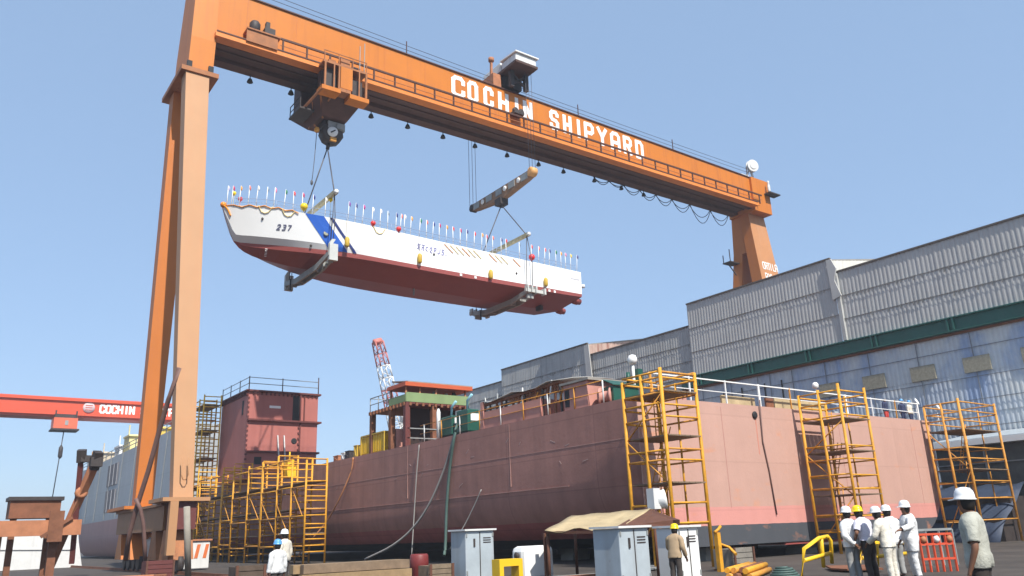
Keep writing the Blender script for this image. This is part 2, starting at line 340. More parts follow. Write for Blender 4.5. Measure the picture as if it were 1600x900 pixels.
    fl = MB().frustum((11.45, 12.5, 47.05, 47.8, 3.95), (11.4, 13.0, 53.15, 54.3, 33.55)); FL = fl.build('leg', FADED, T); FL['label'] = 'sun bleached orange front leg'
    m = MB()
    for (a, b, cc, d) in ((0, .25, .0, .3), (.55, .8, .1, .75), (.1, .7, .62, .72), (.05, .2, .4, .62)):
        q0 = Vector((11.55, 49.9 - .006, 17.1)); m.hexa([q0 + Vector((x_, (z_ * .2) * 1 + y_ - .1, z_)) for y_ in (0, .05) for x_, z_ in ((a, cc), (b, cc), (b, d), (a, d))])
    m.build('worn_mark', mat('worn_maroon_mark', (.22, .09, .07), .7, var=.3, scale=4), FL)
    ms = MB(); ms.tube([(11.75, 47.05, 6.1), (11.75, 46.86, 5.15), (11.87, 46.85, 4.9), (12.0, 46.85, 4.9), (12.1, 46.86, 5.15), (12.1, 47.05, 6.1)], .035); ms.build('lifting_lug', FADED, FL)
    rl = MB().frustum((11.5, 12.55, 56.5, 57.4, 3.95), (11.4, 13.0, 56.4, 57.6, 33.55)); RL = rl.build('leg', LEGOR, T); RL['label'] = 'bright orange rear leg'
    sl = MB(); sl.box(11.35, 12.65, 48.3, 60.6, 2.3, 3.6); sl.box(11.2, 12.8, 48.4, 60.5, 3.6, 3.745); S = sl.build('sill_beam', mat('sill_brown_orange_paint', (.3, .135, .05), .6, var=.15, rust=.15), T)
    MB().box(10.75, 13.2, 46.2, 49.4, 3.75, 3.95).build('leg_foot', FADED, S); MB().box(10.8, 13.1, 56.0, 61.4, 3.75, 3.95).build('leg_foot', LEGOR, S)
    MB().box(11.5, 12.6, 46.5, 48.28, 2.3, 3.745).build('pivot_housing', MARDK, S); MB().bar((11.35, 46.35, 1.0), (11.35, 46.35, 3.74), .42).build('jacking_post', FADED, S)
    for yc in (47.6, 50.2, 56.6, 59.3):
        b = MB(); b.prism([(11.35, yc - 1.0, .75), (11.35, yc + 1.0, .75), (11.35, yc + .4, 2.29), (11.35, yc - .4, 2.29)], (1.3, 0, 0)); B = b.build('bogie', ORDK if yc < 52 else LEGOR, T)
        for dy in (-.6, .6): MB().lathe([(.42, 0), (.5, .05), (.5, .3), (.42, .35)], (11.85, yc + dy, .56), (1, 0, 0), 16).build('wheel', DARK, B)
    # right head, legs
    h = MB(); h.box(76.4, 79.7, 54.1, 57.9, 37.2, 41.5); H2 = h.build('girder_head', ORANGE, T)
    MB().box(78.6, 80.6, 53.2, 54.2, 39.6, 39.75).build('end_landing', DARK, H2)
    q = MB(); q.lathe([(.14, 0), (.18, .3), (.18, .9), (.1, 1.25), (.12, 1.3), (.13, 1.5), (.02, 1.62)], (79.0, 53.6, 39.75)); q.build('end_light', WHITEW, H2)
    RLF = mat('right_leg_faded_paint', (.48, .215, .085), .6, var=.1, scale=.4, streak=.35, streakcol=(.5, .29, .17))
    cp = MB(); cp.frustum((76.95, 79.9, 56.55, 58.4, 32.6), (76.65, 79.55, 56.62, 57.85, 37.18)); cp.build('leg_cap', LEGOR, T)
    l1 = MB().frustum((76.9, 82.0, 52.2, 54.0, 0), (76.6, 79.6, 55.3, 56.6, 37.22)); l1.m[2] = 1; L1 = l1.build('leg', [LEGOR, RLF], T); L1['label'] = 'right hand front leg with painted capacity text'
    l2 = MB().frustum((77.0, 82.0, 62.0, 64.0, 0), (76.92, 79.9, 57.1, 58.4, 32.6)); l2.build('leg', LEGOR, T)
    for row, (s, py) in enumerate((('ORTILA', 417), ('PYLA', 434))):
        lt = MB(); z = at(1205, py, Y=54.6).z
        for i, ch in enumerate(s):
            x0 = 77.35 + row * .15 + i * (.47 if row == 0 else .58)
            yy = 52.2 + (z - .4) * 3.1 / 37.22
            letter(lt, ch, lambda a, b, x0=x0, z=z, yy=yy: Vector((x0 + a * .62, yy - .02 + b * .85 * .0833, z - .4 + b * .85)), .12, 1)
        lt.build('lettering', LETTER, L1)
    pf = MB(); pf.box(75.2, 76.9, 57.6, 58.8, 31.5, 31.62); pf.bar((75.3, 57.7, 31.62), (75.3, 57.7, 33.1), .08); pf.bar((75.3, 58.7, 31.62), (75.3, 58.7, 32.6), .08); pf.bar((75.4, 58.2, 31.5), (76.8, 58.2, 30.2), .1); pf.build('leg_landing', DARK, T)
    # big lettering
    lt = MB()
    lc = [('C', 705, 728), ('O', 730, 748), ('C', 755, 772), ('H', 778, 796), ('I', 803, 809), ('N', 817, 833), ('S', 858, 874), ('H', 879, 894), ('I', 900, 906), ('P', 912, 929), ('Y', 932, 950), ('A', 953, 970), ('R', 973, 988), ('D', 992, 1006)]
    for ch, xa, xb in lc:
        xc = (xa + xb) / 2; x0 = at(xa, 108 + (xa - 705) * .352 + 16, Y=YW).x; x1 = at(xb, 108 + (xa - 705) * .352 + 20, Y=YW).x
        zT = zt(x0) - .3; zB = zT - 2.2; th = .4
        wdt = (x1 - x0 - th) * .9
        if ch == 'S': lt.build('lettering', LETTER, G); lt = MB()
        asp = wdt / .62
        if ch == 'I': asp = 1
        letter(lt, ch, lambda a, b, x0=x0: Vector((x0 + th / 2 + a, YW - .012, zB + th / 2 + b * (zT - zB - th))), th, asp)
    lt.build('lettering', LETTER, G)
    # flood lamps under the rear edge
    for x, y in ((391, 119), (455, 137), (580, 172), (637, 189), (692, 204), (742, 222), (792, 235), (841, 248), (880, 262), (928, 274), (970, 285), (1005, 297)):
        p = at(x, y, Y=57.3); p.z = zb(p.x) - .42
        l = MB(); l.lathe([(.04, -.02), (.04, -.3), (.15, -.4), (.25, -.68), (.22, -.7)], p, n=10); l.build('flood_lamp', BLACK, T)
    # festoon cable loops
    pts = [928, 952, 975, 1000, 1025, 1050, 1078, 1110, 1138]
    ed = lambda x: at(x, 105 + (x - 335) * .2866 + 2, Y=57.45)
    for i, (a, b) in enumerate(zip(pts[:-1], pts[1:])):
        p = ed(a); q = ed(b); p.z = zb(p.x) - .4; q.z = zb(q.x) - .4
        dep = [.7, .5, .9, 1.0, 1.1, 1.3, 2.0, 1.6][i]
        for k, s in enumerate((1, .6)):
            l = MB(); l.tube([p.lerp(q, t / 8) + Vector((0, .1 * k, -dep * s * 4 * (t / 8) * (1 - t / 8))) for t in range(9)], .04, 5); l.build('festoon_cable', BLACK, T)
    # cable reel at the right end
    e = at(1186, 268, Y=55.5); base = zt(78.5) + .1
    fr = MB(); fr.bar((77.2, 55.6, base), (78.4, 55.6, e.z), .2); fr.bar((79.3, 55.6, base), (78.6, 55.6, e.z), .2); fr.box(76.2, 77.6, 55.2, 56.2, base, base + .8); FR = fr.build('reel_frame', WHITEW, T)
    d = MB(); d.lathe([(.2, -.1), (.78, -.1), (.78, -.02), (.35, 0), (.35, .25), (.78, .27), (.78, .35), (.5, .36), (.45, .42), (.15, .42)], (78.4, 55.2, e.z + .1), (-.3, -1, -.05), 24); d.sm.clear(); d.build('cable_drum', WHITEW, FR)
    # two trolley wires over the girder
    for z0, y in ((1.0, 54.8), (1.75, 55.2)):
        wv = MB(); wv.tube([(13.4, y, zt(13) + z0)] + [(13.4 + 64 * t / 16, y, zt(13.4 + 64 * t / 16) + z0 - .25 * math.sin(math.pi * t / 16)) for t in range(1, 17)], .028, 4); wv.build('trolley_wire', WIRE, T)
    for x in (13.6, 30, 50, 64, 77):
        MB().bar((x, 55, zt(x) + .1), (x, 55, zt(x) + 1.85), .07).build('wire_stanchion', RAILBR, T)
gantry()

def lower_trolley():
    T = thing('crane_trolley', 'grimy orange hoist trolley wrapped round the girder above the ship bow', 'crane trolley', (22.7, 55.5, 34))
    TB = mat('trolley_brown_paint', (.085, .035, .024), .65, var=.3, scale=1.2, rust=.3, rustcol=(.04, .025, .02))
    MB().box(21.3, 25.05, 52.5, 53.5, 37.42, 37.58).build('upper_platform', ORDK, T)
    MB().bar((21.35, 52.55, 38.5), (25.0, 52.55, 38.5), .06).build('top_rail', ORDK, T)
    for x in (21.4, 22.6, 23.8, 25.0): MB().bar((x, 52.55, 37.58), (x, 52.55, 38.5), .06).build('rail_post', ORDK, T)
    for x, z in ((24.6, 40.2), (25.0, 40.6)): MB().bar((x, 53.0, 37.5), (x, 53.0, z), .06).build('aerial_pole', GREY, T)
    MB().box(22.9, 23.7, 52.9, 53.45, 37.582, 38.45).build('drive_motor', ORDK, T); MB().box(21.9, 22.5, 52.9, 53.4, 37.582, 38.05).build('drive_motor', ORDK, T); MB().box(24.0, 24.5, 53.0, 53.4, 37.582, 38.1).build('drive_motor', DARK, T)
    SF = MB().box(22.75, 23.75, 52.45, 53.2, 35.5, 37.41).build('side_frame', ORANGE, T)
    MB().box(21.15, 22.72, 52.3, 53.4, 34.9, 35.25).build('side_ledge', ORANGE, T); MB().box(23.5, 25.15, 52.3, 53.4, 34.72, 35.1).build('side_ledge', ORANGE, T); MB().box(22.6, 23.6, 52.35, 53.3, 35.12, 35.4).build('side_ledge', ORDK, T)
    for x, w_ in ((21.45, .14), (22.2, .1), (22.62, .12), (24.35, .1), (24.95, .16)): MB().bar((x, 52.5, 35.2), (x, 52.5, 37.42), w_).build('side_post', ORDK, T)
    MB().box(21.6, 22.55, 53.0, 53.5, 35.4, 37.2).build('gearbox', DARK, T); MB().box(24.0, 24.85, 53.0, 53.5, 35.3, 36.9).build('gearbox', DARK, T)
    b = MB(); b.frustum((22.2, 24.35, 54.6, 57.6, 33.95), (21.35, 25.1, 53.2, 59.2, 35.3)); B = b.build('hoist_body', TB, T)
    MB().box(21.5, 24.9, 53.55, 54.0, 35.31, 37.2).build('body_side', TB, T); MB().box(21.5, 24.9, 57.75, 59.2, 35.31, 39.6).build('body_side', TB, T)
    MB().box(22.6, 23.3, 55.4, 56.6, 33.85, 33.94).build('underside_opening', BLACK, B)
    for y in (54.2, 55.8): MB().bar((21.5, y - .8, 35.1), (22.4, y + .8, 33.9), .14).build('brace', ORDK, T)
    MB().bar((21.2, 52.5, 34.95), (20.9, 57.2, 34.5), .16).build('brace', ORDK, T); MB().bar((22.3, 53.4, 34.9), (22.2, 57.4, 34.0), .12).build('brace', ORDK, T)
    s = MB(); s.box(20.55, 21.75, 55.2, 57.6, 34.4, 34.55)
    for y in (55.3, 57.5): s.bar((20.62, y, 34.55), (20.62, y, 35.5), .06)
    s.bar((20.62, 55.3, 35.5), (20.62, 57.5, 35.5), .06); s.bar((20.62, 55.3, 35.0), (20.62, 57.5, 35.0), .05)
    s.build('service_platform', DARK, T)
    H = thing('hook_block', 'dark round hook block with white disc hanging under the lower trolley', 'hook block', (22.9, 55.5, 30.5))
    hx, hz = 23.4, 32.95
    a = MB(); a.lathe([(.5, -.6), (.86, -.52), (.95, -.35), (.95, .35), (.86, .52), (.5, .6)], (hx, 55.6, hz), (0, 1, 0), 9); a.build('sheave_housing', DARK, H)
    MB().box(hx - .75, hx + .55, 55.2, 56.0, hz - .3, hz + .98).build('cheek_frame', DARK, H); MB().box(hx - .5, hx + .95, 55.0, 55.3, hz + .25, hz + .9).build('cheek_frame', GREY, H)
    MB().lathe([(.3, 0), (.42, .04), (.42, .1), (.1, .14)], (hx - .15, 54.92, hz - .1), (-.25, -1, -.1), 18).build('white_disc', WHITE, H)
    MB().bar((hx - .36, 54.74, hz - .25), (hx, 54.74, hz + .02), .09).build('disc_bar', BLACK, H)
    MB().box(hx + .2, hx + .8, 54.86, 54.99, hz + .3, hz + .8).build('warning_panel', GREY, H)
    MB().box(hx - .3, hx + .2, 54.9, 55.1, hz - .85, hz - .55).build('latch_plate', YELRUST, H)
    MB().lathe([(.1, 0), (.24, .1), (.24, .3), (.1, .4)], (hx - 1.45, 55.5, hz + .05), (1, 0, 0)).build('side_pulley', YELRUST, H); MB().bar((hx - 1.1, 55.5, hz + .05), (hx - .8, 55.5, hz + .05), .12).build('pulley_arm', DARK, H)
    MB().tube([(hx - .2, 55.6, hz - .9), (hx - .25, 55.6, hz - 1.35)], .16, 8).build('hook', DARK, H)
    for x, y in ((hx - .3, 55.3), (hx + .3, 55.3), (hx - .3, 55.9), (hx + .3, 55.9)): MB().tube([(x, y, hz + .5), (x, y, 34.2)], .04, 5).build('hoist_rope', WIRE, H)
    c = MB(); c.tube([(22.15, 55.5, 32.9), (22.05, 55.5, 30.5), (21.95, 55.5, 29.0), (21.9, 55.5, 28.4)], .03, 5); c.lathe([(.04, .25), (.1, .12), (.1, -.1), (.03, -.2)], (21.9, 55.5, 28.3)); tag(c.build('pendant_cable', WIRE), 'thin pendant cable hanging beside the hook block, ending in a small weight', 'cable')
lower_trolley()

def upper_trolley():
    T = thing('crane_trolley', 'white roofed trolley riding on top of the orange girder among the letters', 'crane trolley', (42, 55, 42))
    z0 = 43.6
    MB().box(40.6, 43.2, 52.0, 63.8, z0, z0 + .25).build('deck', mat('trolley_deck_dark', (.07, .035, .025), .7, var=.2), T); T.location.x -= .7
    c = MB(); c.box(40.7, 43.1, 52.1, 54.4, z0 + .25, z0 + 1.05); c.box(40.75, 42.9, 54.7, 57.6, z0 + .25, z0 + 1.35); c.box(40.7, 42.9, 58.0, 61.5, z0 + .25, z0 + 1.2); c.build('housing', WHITEW, T, bevel=.06)
    r = MB(); r.hexa([(40.55, 51.9, z0 + 1.05), (43.3, 51.9, z0 + 1.05), (43.3, 54.5, z0 + 1.2), (40.55, 54.5, z0 + 1.2), (40.55, 51.9, z0 + 1.17), (43.3, 51.9, z0 + 1.17), (43.3, 54.5, z0 + 1.34), (40.55, 54.5, z0 + 1.34)]); r.build('roof', WHITE, T)
    l = MB()
    for x in (41.2, 42.9):
        for y in (53.6, 58.0): l.bar((x, y, 41.9), (x, y, z0), .4)
    l.bar((41.2, 53.6, 42.2), (42.9, 53.6, 43.4), .2); l.bar((42.9, 53.6, 42.2), (41.2, 53.6, 43.4), .2); l.box(41.0, 43.1, 54.5, 57.4, 42.5, 43.5)
    l.build('support_leg', DARK, T)
    w = MB(); w.box(41.4, 42.5, 53.5, 54.3, 39.2, 39.5); w.lathe([(.2, 0), (.3, .06), (.3, .3), (.2, .36)], (41.65, 53.6, 39.6), (0, 1, 0)); w.lathe([(.2, 0), (.3, .06), (.3, .3), (.2, .36)], (42.3, 53.6, 39.6), (0, 1, 0)); w.build('guide_carriage', DARK, T)
    m = MB(); m.bar((39.95, 55.2, 42.2), (40.05, 55.2, 45.0), .2); m.lathe([(.1, 0), (.28, .1), (.28, .45), (.08, .55)], (40.05, 55.2, 45.0)); m.box(39.8, 40.7, 54.6, 57.2, 42.15, 43.5); m.build('mast', RUSTOR, T)
    B = thing('spreader_beam', 'weathered grey and rusty spreader beam hung on ropes from the upper trolley', 'spreader beam', (42.2, 58, 33))
    b = MB(); b.prism([(41.9, 53.0, 32.95), (41.9, 54.0, 32.75), (41.9, 57.2, 32.35), (41.9, 59.2, 32.35), (41.9, 62.4, 32.75), (41.9, 63.3, 32.95), (41.9, 63.3, 33.5), (41.9, 53.0, 33.5)], (.6, 0, 0)); b.build('beam', mat('spreader_rusty_paint', (.28, .16, .09), .7, var=.3, scale=1.5, rust=.4, rustcol=(.12, .06, .04)), B)
    for y in (53.6, 55.6, 57.7, 59.4, 61.6):
        MB().box(41.84, 41.9, y, y + 1.0, 32.78, 33.4).build('side_plate', GREY, B)
    for y in (54.9, 57.1, 60.9): MB().lathe([(.1, 0), (.26, .03), (.26, .1), (.1, .12)], (41.86, y, 33.05), (-1, 0, 0)).build('sheave', WHITE, B)
    e = MB(); e.lathe([(.2, 0), (.45, .05), (.45, .65), (.2, .7)], (41.85, 53.2, 33.3), (1, 0, 0)); e.build('end_sheave', mat('pale_orange_paint', (.7, .36, .12), .5), B)
    e = MB(); e.lathe([(.2, 0), (.4, .05), (.4, .65), (.2, .7)], (41.85, 63.1, 33.2), (1, 0, 0)); e.build('end_sheave', DARK, B)
    for x, y in ((41.75, 53.05), (42.1, 53.05), (42.45, 53.05), (41.6, 62.9), (42.0, 62.9), (42.4, 62.9), (41.8, 63.2)):
        MB().tube([(x, y, 33.4), (x, y, 43.65)], .026, 4).build('hoist_rope', WIRE, B)
    MB().box(41.7, 42.6, 57.7, 58.7, 31.75, 32.4).build('centre_shackle', DARK, B)
upper_trolley()

# ================================================================== LIFTED SHIP
YC = 55.5
# X, deck hb, deck z, knuckle hb, knuckle z, wl hb, wl z, chine hb, chine z, keel z
ST = [(15.2, .06, 24.88, .05, 24.86, .04, 24.84, .03, 24.82, 24.8), (15.7, .7, 24.78, .3, 23.65, .05, 23.5, .03, 23.48, 23.45), (16.2, 1.15, 24.72, .45, 22.72, .05, 22.36, .04, 22.33, 22.3),
      (17, 1.72, 24.69, 1.0, 22.6, .5, 22.2, .42, 22.0, 21.66), (18.2, 2.32, 24.6, 1.66, 22.48, 1.2, 22.08, 1.08, 21.8, 21.33), (20.3, 3.02, 24.33, 2.5, 22.34, 2.18, 21.94, 2.06, 21.62, 21.16),
      (22.3, 3.44, 24.21, 3.08, 22.22, 2.86, 21.86, 2.78, 21.54, 21.08), (24.5, 3.58, 24.17, 3.42, 22.1, 3.34, 21.8, 3.28, 21.46, 21.03), (27, 3.6, 24.12, 3.56, 22.05, 3.54, 21.72, 3.5, 21.4, 21.0),
      (32, 3.6, 24.01, 3.6, 22.0, 3.6, 21.68, 3.58, 21.34, 20.96), (40, 3.6, 23.9, 3.6, 21.98, 3.6, 21.72, 3.58, 21.38, 20.94), (46.2, 3.6, 23.82, 3.58, 22.0, 3.56, 21.76, 3.52, 21.5, 21.0)]
def sterp(x, i):              # smooth (monotone cubic) fairing between the stations
    n = len(ST)
    if x <= ST[0][0]: return ST[0][i]
    if x >= ST[-1][0]: return ST[-1][i]
    k = max(j for j in range(n - 1) if ST[j][0] <= x); h = ST[k + 1][0] - ST[k][0]; t = (x - ST[k][0]) / h
    sl = lambda j: (ST[j + 1][i] - ST[j][i]) / (ST[j + 1][0] - ST[j][0])
    def m(j):
        if j == 0: return sl(0)
        if j == n - 1: return sl(n - 2)
        a, b = sl(j - 1), sl(j); return 0 if a * b <= 0 else 2 * a * b / (a + b)
    return (2 * t ** 3 - 3 * t * t + 1) * ST[k][i] + (t ** 3 - 2 * t * t + t) * h * m(k) + (3 * t * t - 2 * t ** 3) * ST[k + 1][i] + (t ** 3 - t * t) * h * m(k + 1)
def deckz(x): return sterp(x, 2)
def side(x, t, off=0.):       # near side: t = 0 at the deck edge, 1 at the red line
    a = Vector((x, YC - sterp(x, 1), sterp(x, 2))); k = Vector((x, YC - sterp(x, 3), sterp(x, 4))); w = Vector((x, YC - sterp(x, 5), sterp(x, 6)))
    tk = (a.z - k.z) / (a.z - w.z)
    p = a.lerp(k, t / tk) if t < tk else k.lerp(w, (t - tk) / (1 - tk))
    p.y -= off; return p
def lifted_ship():
    T = thing('patrol_ship', 'white patrol ship with blue bow stripe and red bottom hanging under the orange gantry', 'ship', (30, YC, 21))
    xs = [15.2, 15.3, 15.45, 15.57, 15.7, 15.82, 15.95, 16.2, 16.6, 17, 17.6, 18.2, 19.2, 20.3, 21.3, 22.3, 23.4, 24.5, 25.7, 27, 29.5, 32, 36, 40, 43, 46.2]
    up = MB(); lo = MB(); r1 = []; r2 = []; r3 = []; r4 = []
    for x in xs:
        g = lambda i: sterp(x, i)
        m1 = Vector((x, YC - (g(1) + g(3)) / 2, (g(2) + g(4)) / 2))
        r1.append([(x, YC - g(1), g(2)), m1, (x, YC - g(3), g(4)), (x, YC - g(5), g(6))])
        r2.append([(x, YC + g(1), g(2)), (x, YC + YC - m1.y, m1.z), (x, YC + g(3), g(4)), (x, YC + g(5), g(6))])
        r3.append([(x, YC - g(5), g(6)), (x, YC - g(7), g(8)), (x, YC, g(9)), (x, YC + g(7), g(8)), (x, YC + g(5), g(6))])
        r4.append([(x, YC - g(1), g(2) - .02), (x, YC + g(1), g(2) - .02)])
    [up.grid([q[a_:b_] for q in rr_]) for rr_ in (r1, r2) for a_, b_ in ((0, 3), (2, 4))]; up.grid(r4, sm=False)
    n = up.add(r1[-1] + r2[-1][::-1]); up.face([n + i for i in range(8)])
    U = up.build('upper_hull', SHIPWHITE, T)
    lo.grid(r3, sm=False); n = lo.add(r3[-1]); lo.face([n + i for i in range(5)]); lo.build('bottom', SHIPRED, T)
    def strip(xa, xb, sh, name, m, off):
        mb = MB(); rows = []
        for k in range(9):
            t = k / 8; dx = sh * t
            rows.append([side(xa + dx, t, off), side((xa + xb) / 2 + dx, t, off), side(xb + dx, t, off)])
        rows2 = [[p + Vector((0, .02, 0)) for p in r] for r in rows]
        mb.grid(rows, sm=False); mb.build(name, m, U)
    strip(20.3, 21.62, 2.0, 'blue_stripe', SHIPBLUE, .03); strip(22.05, 22.3, 2.0, 'navy_stripe', NAVY, .03)
    e = MB(); p = side(21.9, .52, .04); e.lathe([(.05, 0), (.2, .004), (.2, .014), (.12, .02)], p, (0, -1, .2), 12); e.build('crest', mat('crest_grey_gold', (.25, .25, .18), .5), U)
    lt = MB()
    for i, (ch, px) in enumerate((('2', 439), ('3', 446.5), ('7', 453.5))):
        q = at(px, 355 + i * .4, Y=52.6); x0 = q.x; sl = lambda x, dz: side(x, max(0, min(1, (deckz(x) - dz) / (deckz(x) - sterp(x, 6)))), .03)
        z = 23.25 - i * .01
        letter(lt, ch, lambda a, b, x0=x0, z=z: sl(x0 + a * .5 + b * .05, z - .2 + b * .34), .075, .55)
    lt.build('hull_number', INK, U)
    lt = MB(); x0 = at(652, 383, Y=51.9).x; x1 = at(702, 395, Y=51.9).x
    for i, ch in enumerate('abcgdef.'):
        xx = x0 + (x1 - x0) * i / 8
        letter(lt, ch, lambda a, b, xx=xx: Vector((xx + a * .4 + b * .05, 51.9 - .018, sterp(xx, 2) - 1.1 + b * .46)), .065, .8)
    lt.build('ship_name', mat('name_blue_paint', (.2, .2, .4), .5), U)
    lt = MB()
    for i in range(6): lt.box(45.0 + i * .17, 45.12 + i * .17, 51.885, 51.895, 23.0, 23.1)
    lt.build('stern_lettering', mat('small_grey_lettering', (.4, .4, .45), .5), U)
    for x, t in ((17.6, .35), (30.8, .52), (38.9, .62), (21.0, 1.0)):
        p = side(x, min(t, .93), .02); MB().lathe([(.05, 0), (.09, .01), (.09, .04), (.03, .05)], p, (0, -1, 0)).build('hull_fitting', DARK, U)
    # draught marks, sea chests
    d = MB()
    for k in range(6): d.box(18.15 + .03 * k, 18.32 + .03 * k, YC - sterp(18.2, 7) - .06 + .12 * k, YC - sterp(18.2, 7) - .05 + .12 * k, 21.75 - .07 * k, 21.79 - .07 * k)
    d.build('draught_marks', LETTER, T)
    for x in (33.2, 34.6, 42.3, 42.9): MB().box(x, x + .22, 51.87, 51.9, 21.42, 21.62).build('zinc_anode', WHITE, T)
    # deck coaming and side rail
    rr = [15.9 + .62 * i for i in range(49)]
    for s in (-1, 1):
        c = MB(); c.tube([Vector((x, YC + s * (sterp(x, 1) - .06), deckz(x) + .55)) for x in rr], .018, 4); c.tube([Vector((x, YC + s * (sterp(x, 1) - .06), deckz(x) + .28)) for x in rr], .015, 4)
        for x in rr[::2]: c.tube([(x, YC + s * (sterp(x, 1) - .06), deckz(x) - .02), (x, YC + s * (sterp(x, 1) - .06), deckz(x) + .56)], .016, 4)
        c.build('deck_railing', mat('rail_blue_grey', (.3, .36, .5), .5), T)
    a = MB(); a.box(30, 38, 54.2, 56.8, deckz(34) - .02, deckz(34) + .35); a.box(40.5, 43.5, 54.4, 56.6, deckz(42) - .02, deckz(42) + .45); a.box(24, 28, 54.2, 56.8, deckz(26) - .02, deckz(26) + .3); a.build('deck_coaming', GREY, T)
    # water jets
    for y in (53.2, 55.5):
        j = MB(); j.lathe([(.3, 0), (.36, .1), (.36, .55), (.28, .65), (.28, .85), (.18, .87)], (46.15, y, 21.55 - (.35 if y != 53.2 else 0)), (1, 0, -.12), 14); j.build('water_jet', SHIPRED, T)
    MB().box(43.4, 43.7, 54.5, 55.2, 20.6, 21.0).build('skeg', DARK, T); MB().bar((31.0, 55.5, 20.96), (31.0, 55.5, 20.4), .12).build('transducer_rod', GREY, T)
    s = MB(); s.lathe([(.02, 0), (.2, .05), (.2, .3), (.02, .35)], (46.6, 52.2, 22.45)); s.build('stern_light', WHITE, T)
    return T
lifted_ship()

# flags along the near deck edge
FLAGS = [(353, 282, 'lavender'), (361, 288, 'crimson'), (373.5, 281, 'orange'), (388, 284, 'coral'), (400, 284, 'white'), (416, 288, 'slate'), (428, 285, 'pink'), (443.5, 292, 'green'), (458, 290, 'red'), (471.5, 294.5, 'crimson'), (488, 298, 'navy'), (508, 304, 'white'),
         (543.5, 314, 'purple'), (554.5, 317, 'navy'), (566, 318, 'magenta'), (581, 318, 'white'), (593.5, 321, 'white'), (605.5, 324, 'slate'), (618, 335, 'navy'), (625, 331, 'coral'), (631, 336, 'white'), (641, 337, 'orange'), (654.5, 340, 'green'), (666, 343, 'coral'), (675.5, 346, 'navy'), (686, 348, 'crimson'), (697, 350, 'orange'), (708, 355, 'red'), (719, 357, 'crimson'), (729, 361, 'navy'), (740.5, 364, 'red'), (752.5, 365, 'orange'), (759.5, 369, 'red'), (770, 370, 'coral'), (783, 372, 'navy'), (791, 374, 'red'), (812, 386, 'slate'), (830, 384, 'red'), (842, 387, 'coral'), (851, 389, 'red'), (858.5, 390, 'navy'), (869, 393, 'green'), (877, 394, 'orange'), (884.5, 400, 'pink'), (892.5, 406, 'yellow'), (902, 409, 'navy')]
FC = dict(lavender=(.45, .45, .75), crimson=(.5, .03, .12), orange=(.8, .35, .05), coral=(.75, .2, .16), white=(.8, .8, .8), slate=(.2, .28, .38), pink=(.75, .22, .35), green=(.02, .2, .09), red=(.72, .04, .04), navy=(.03, .04, .2), purple=(.2, .04, .3), magenta=(.5, .04, .25), yellow=(.85, .62, .03))
def flags():
    pole = MB(); pole.tube([(0, 0, -.05), (.05, 0, 1.62)], .032, 5)
    P0 = pole.build('flagpole', WHITE); protos = {}
    for i, (px, py, c) in enumerate(FLAGS):
        if c not in protos:
            f = MB(); f.grid([[(.05, -.03, 1.6), (.1, -.07, 1.55), (.14, -.08, 1.48), (.16, -.07, 1.42)], [(.05, -.03, 1.44), (.09, -.08, 1.38), (.13, -.08, 1.32), (.15, -.05, 1.28)], [(.05, -.03, 1.3), (.08, -.07, 1.24), (.11, -.06, 1.2), (.13, -.05, 1.17)]])
            protos[c] = f.build('flag', mat(c + '_flag_cloth', FC[c], .8, var=.08), solid=.01).data
        o = P0 if i == 0 else P0.copy()
        if i: COL.objects.link(o)
        x = at(px, py + 28, Y=52).x
        for _ in range(3):
            yy = YC - sterp(x, 1) + .12; x = max(15.45, at(px, py + 27, Y=yy).x)
        o.location = (x, YC - sterp(x, 1) + .12, deckz(x)); o.rotation_euler = (R(random.uniform(-2, 2)), R(random.uniform(-1, 3)), R(random.uniform(-25, 25)))
        fl = bpy.data.objects.new('flag', protos[c]); COL.objects.link(fl); fl.parent = o
        md = fl.modifiers.new('thickness', 'SOLIDIFY'); md.thickness = .01
        near = 'ahead of the blue stripe' if i < 11 else ('over the blue stripe' if i == 11 else 'on the deck aft of the blue stripe')
        tag(o, f'white pole with {c} flag, {ordinal(i)} from the bow of the hanging ship', 'flag', 'flags along the hanging ship deck')
    for o in [o for o in COL.objects if o.name.startswith('flag') and not o.name.startswith('flagpole') and o.parent is None]: bpy.data.objects.remove(o)
flags()

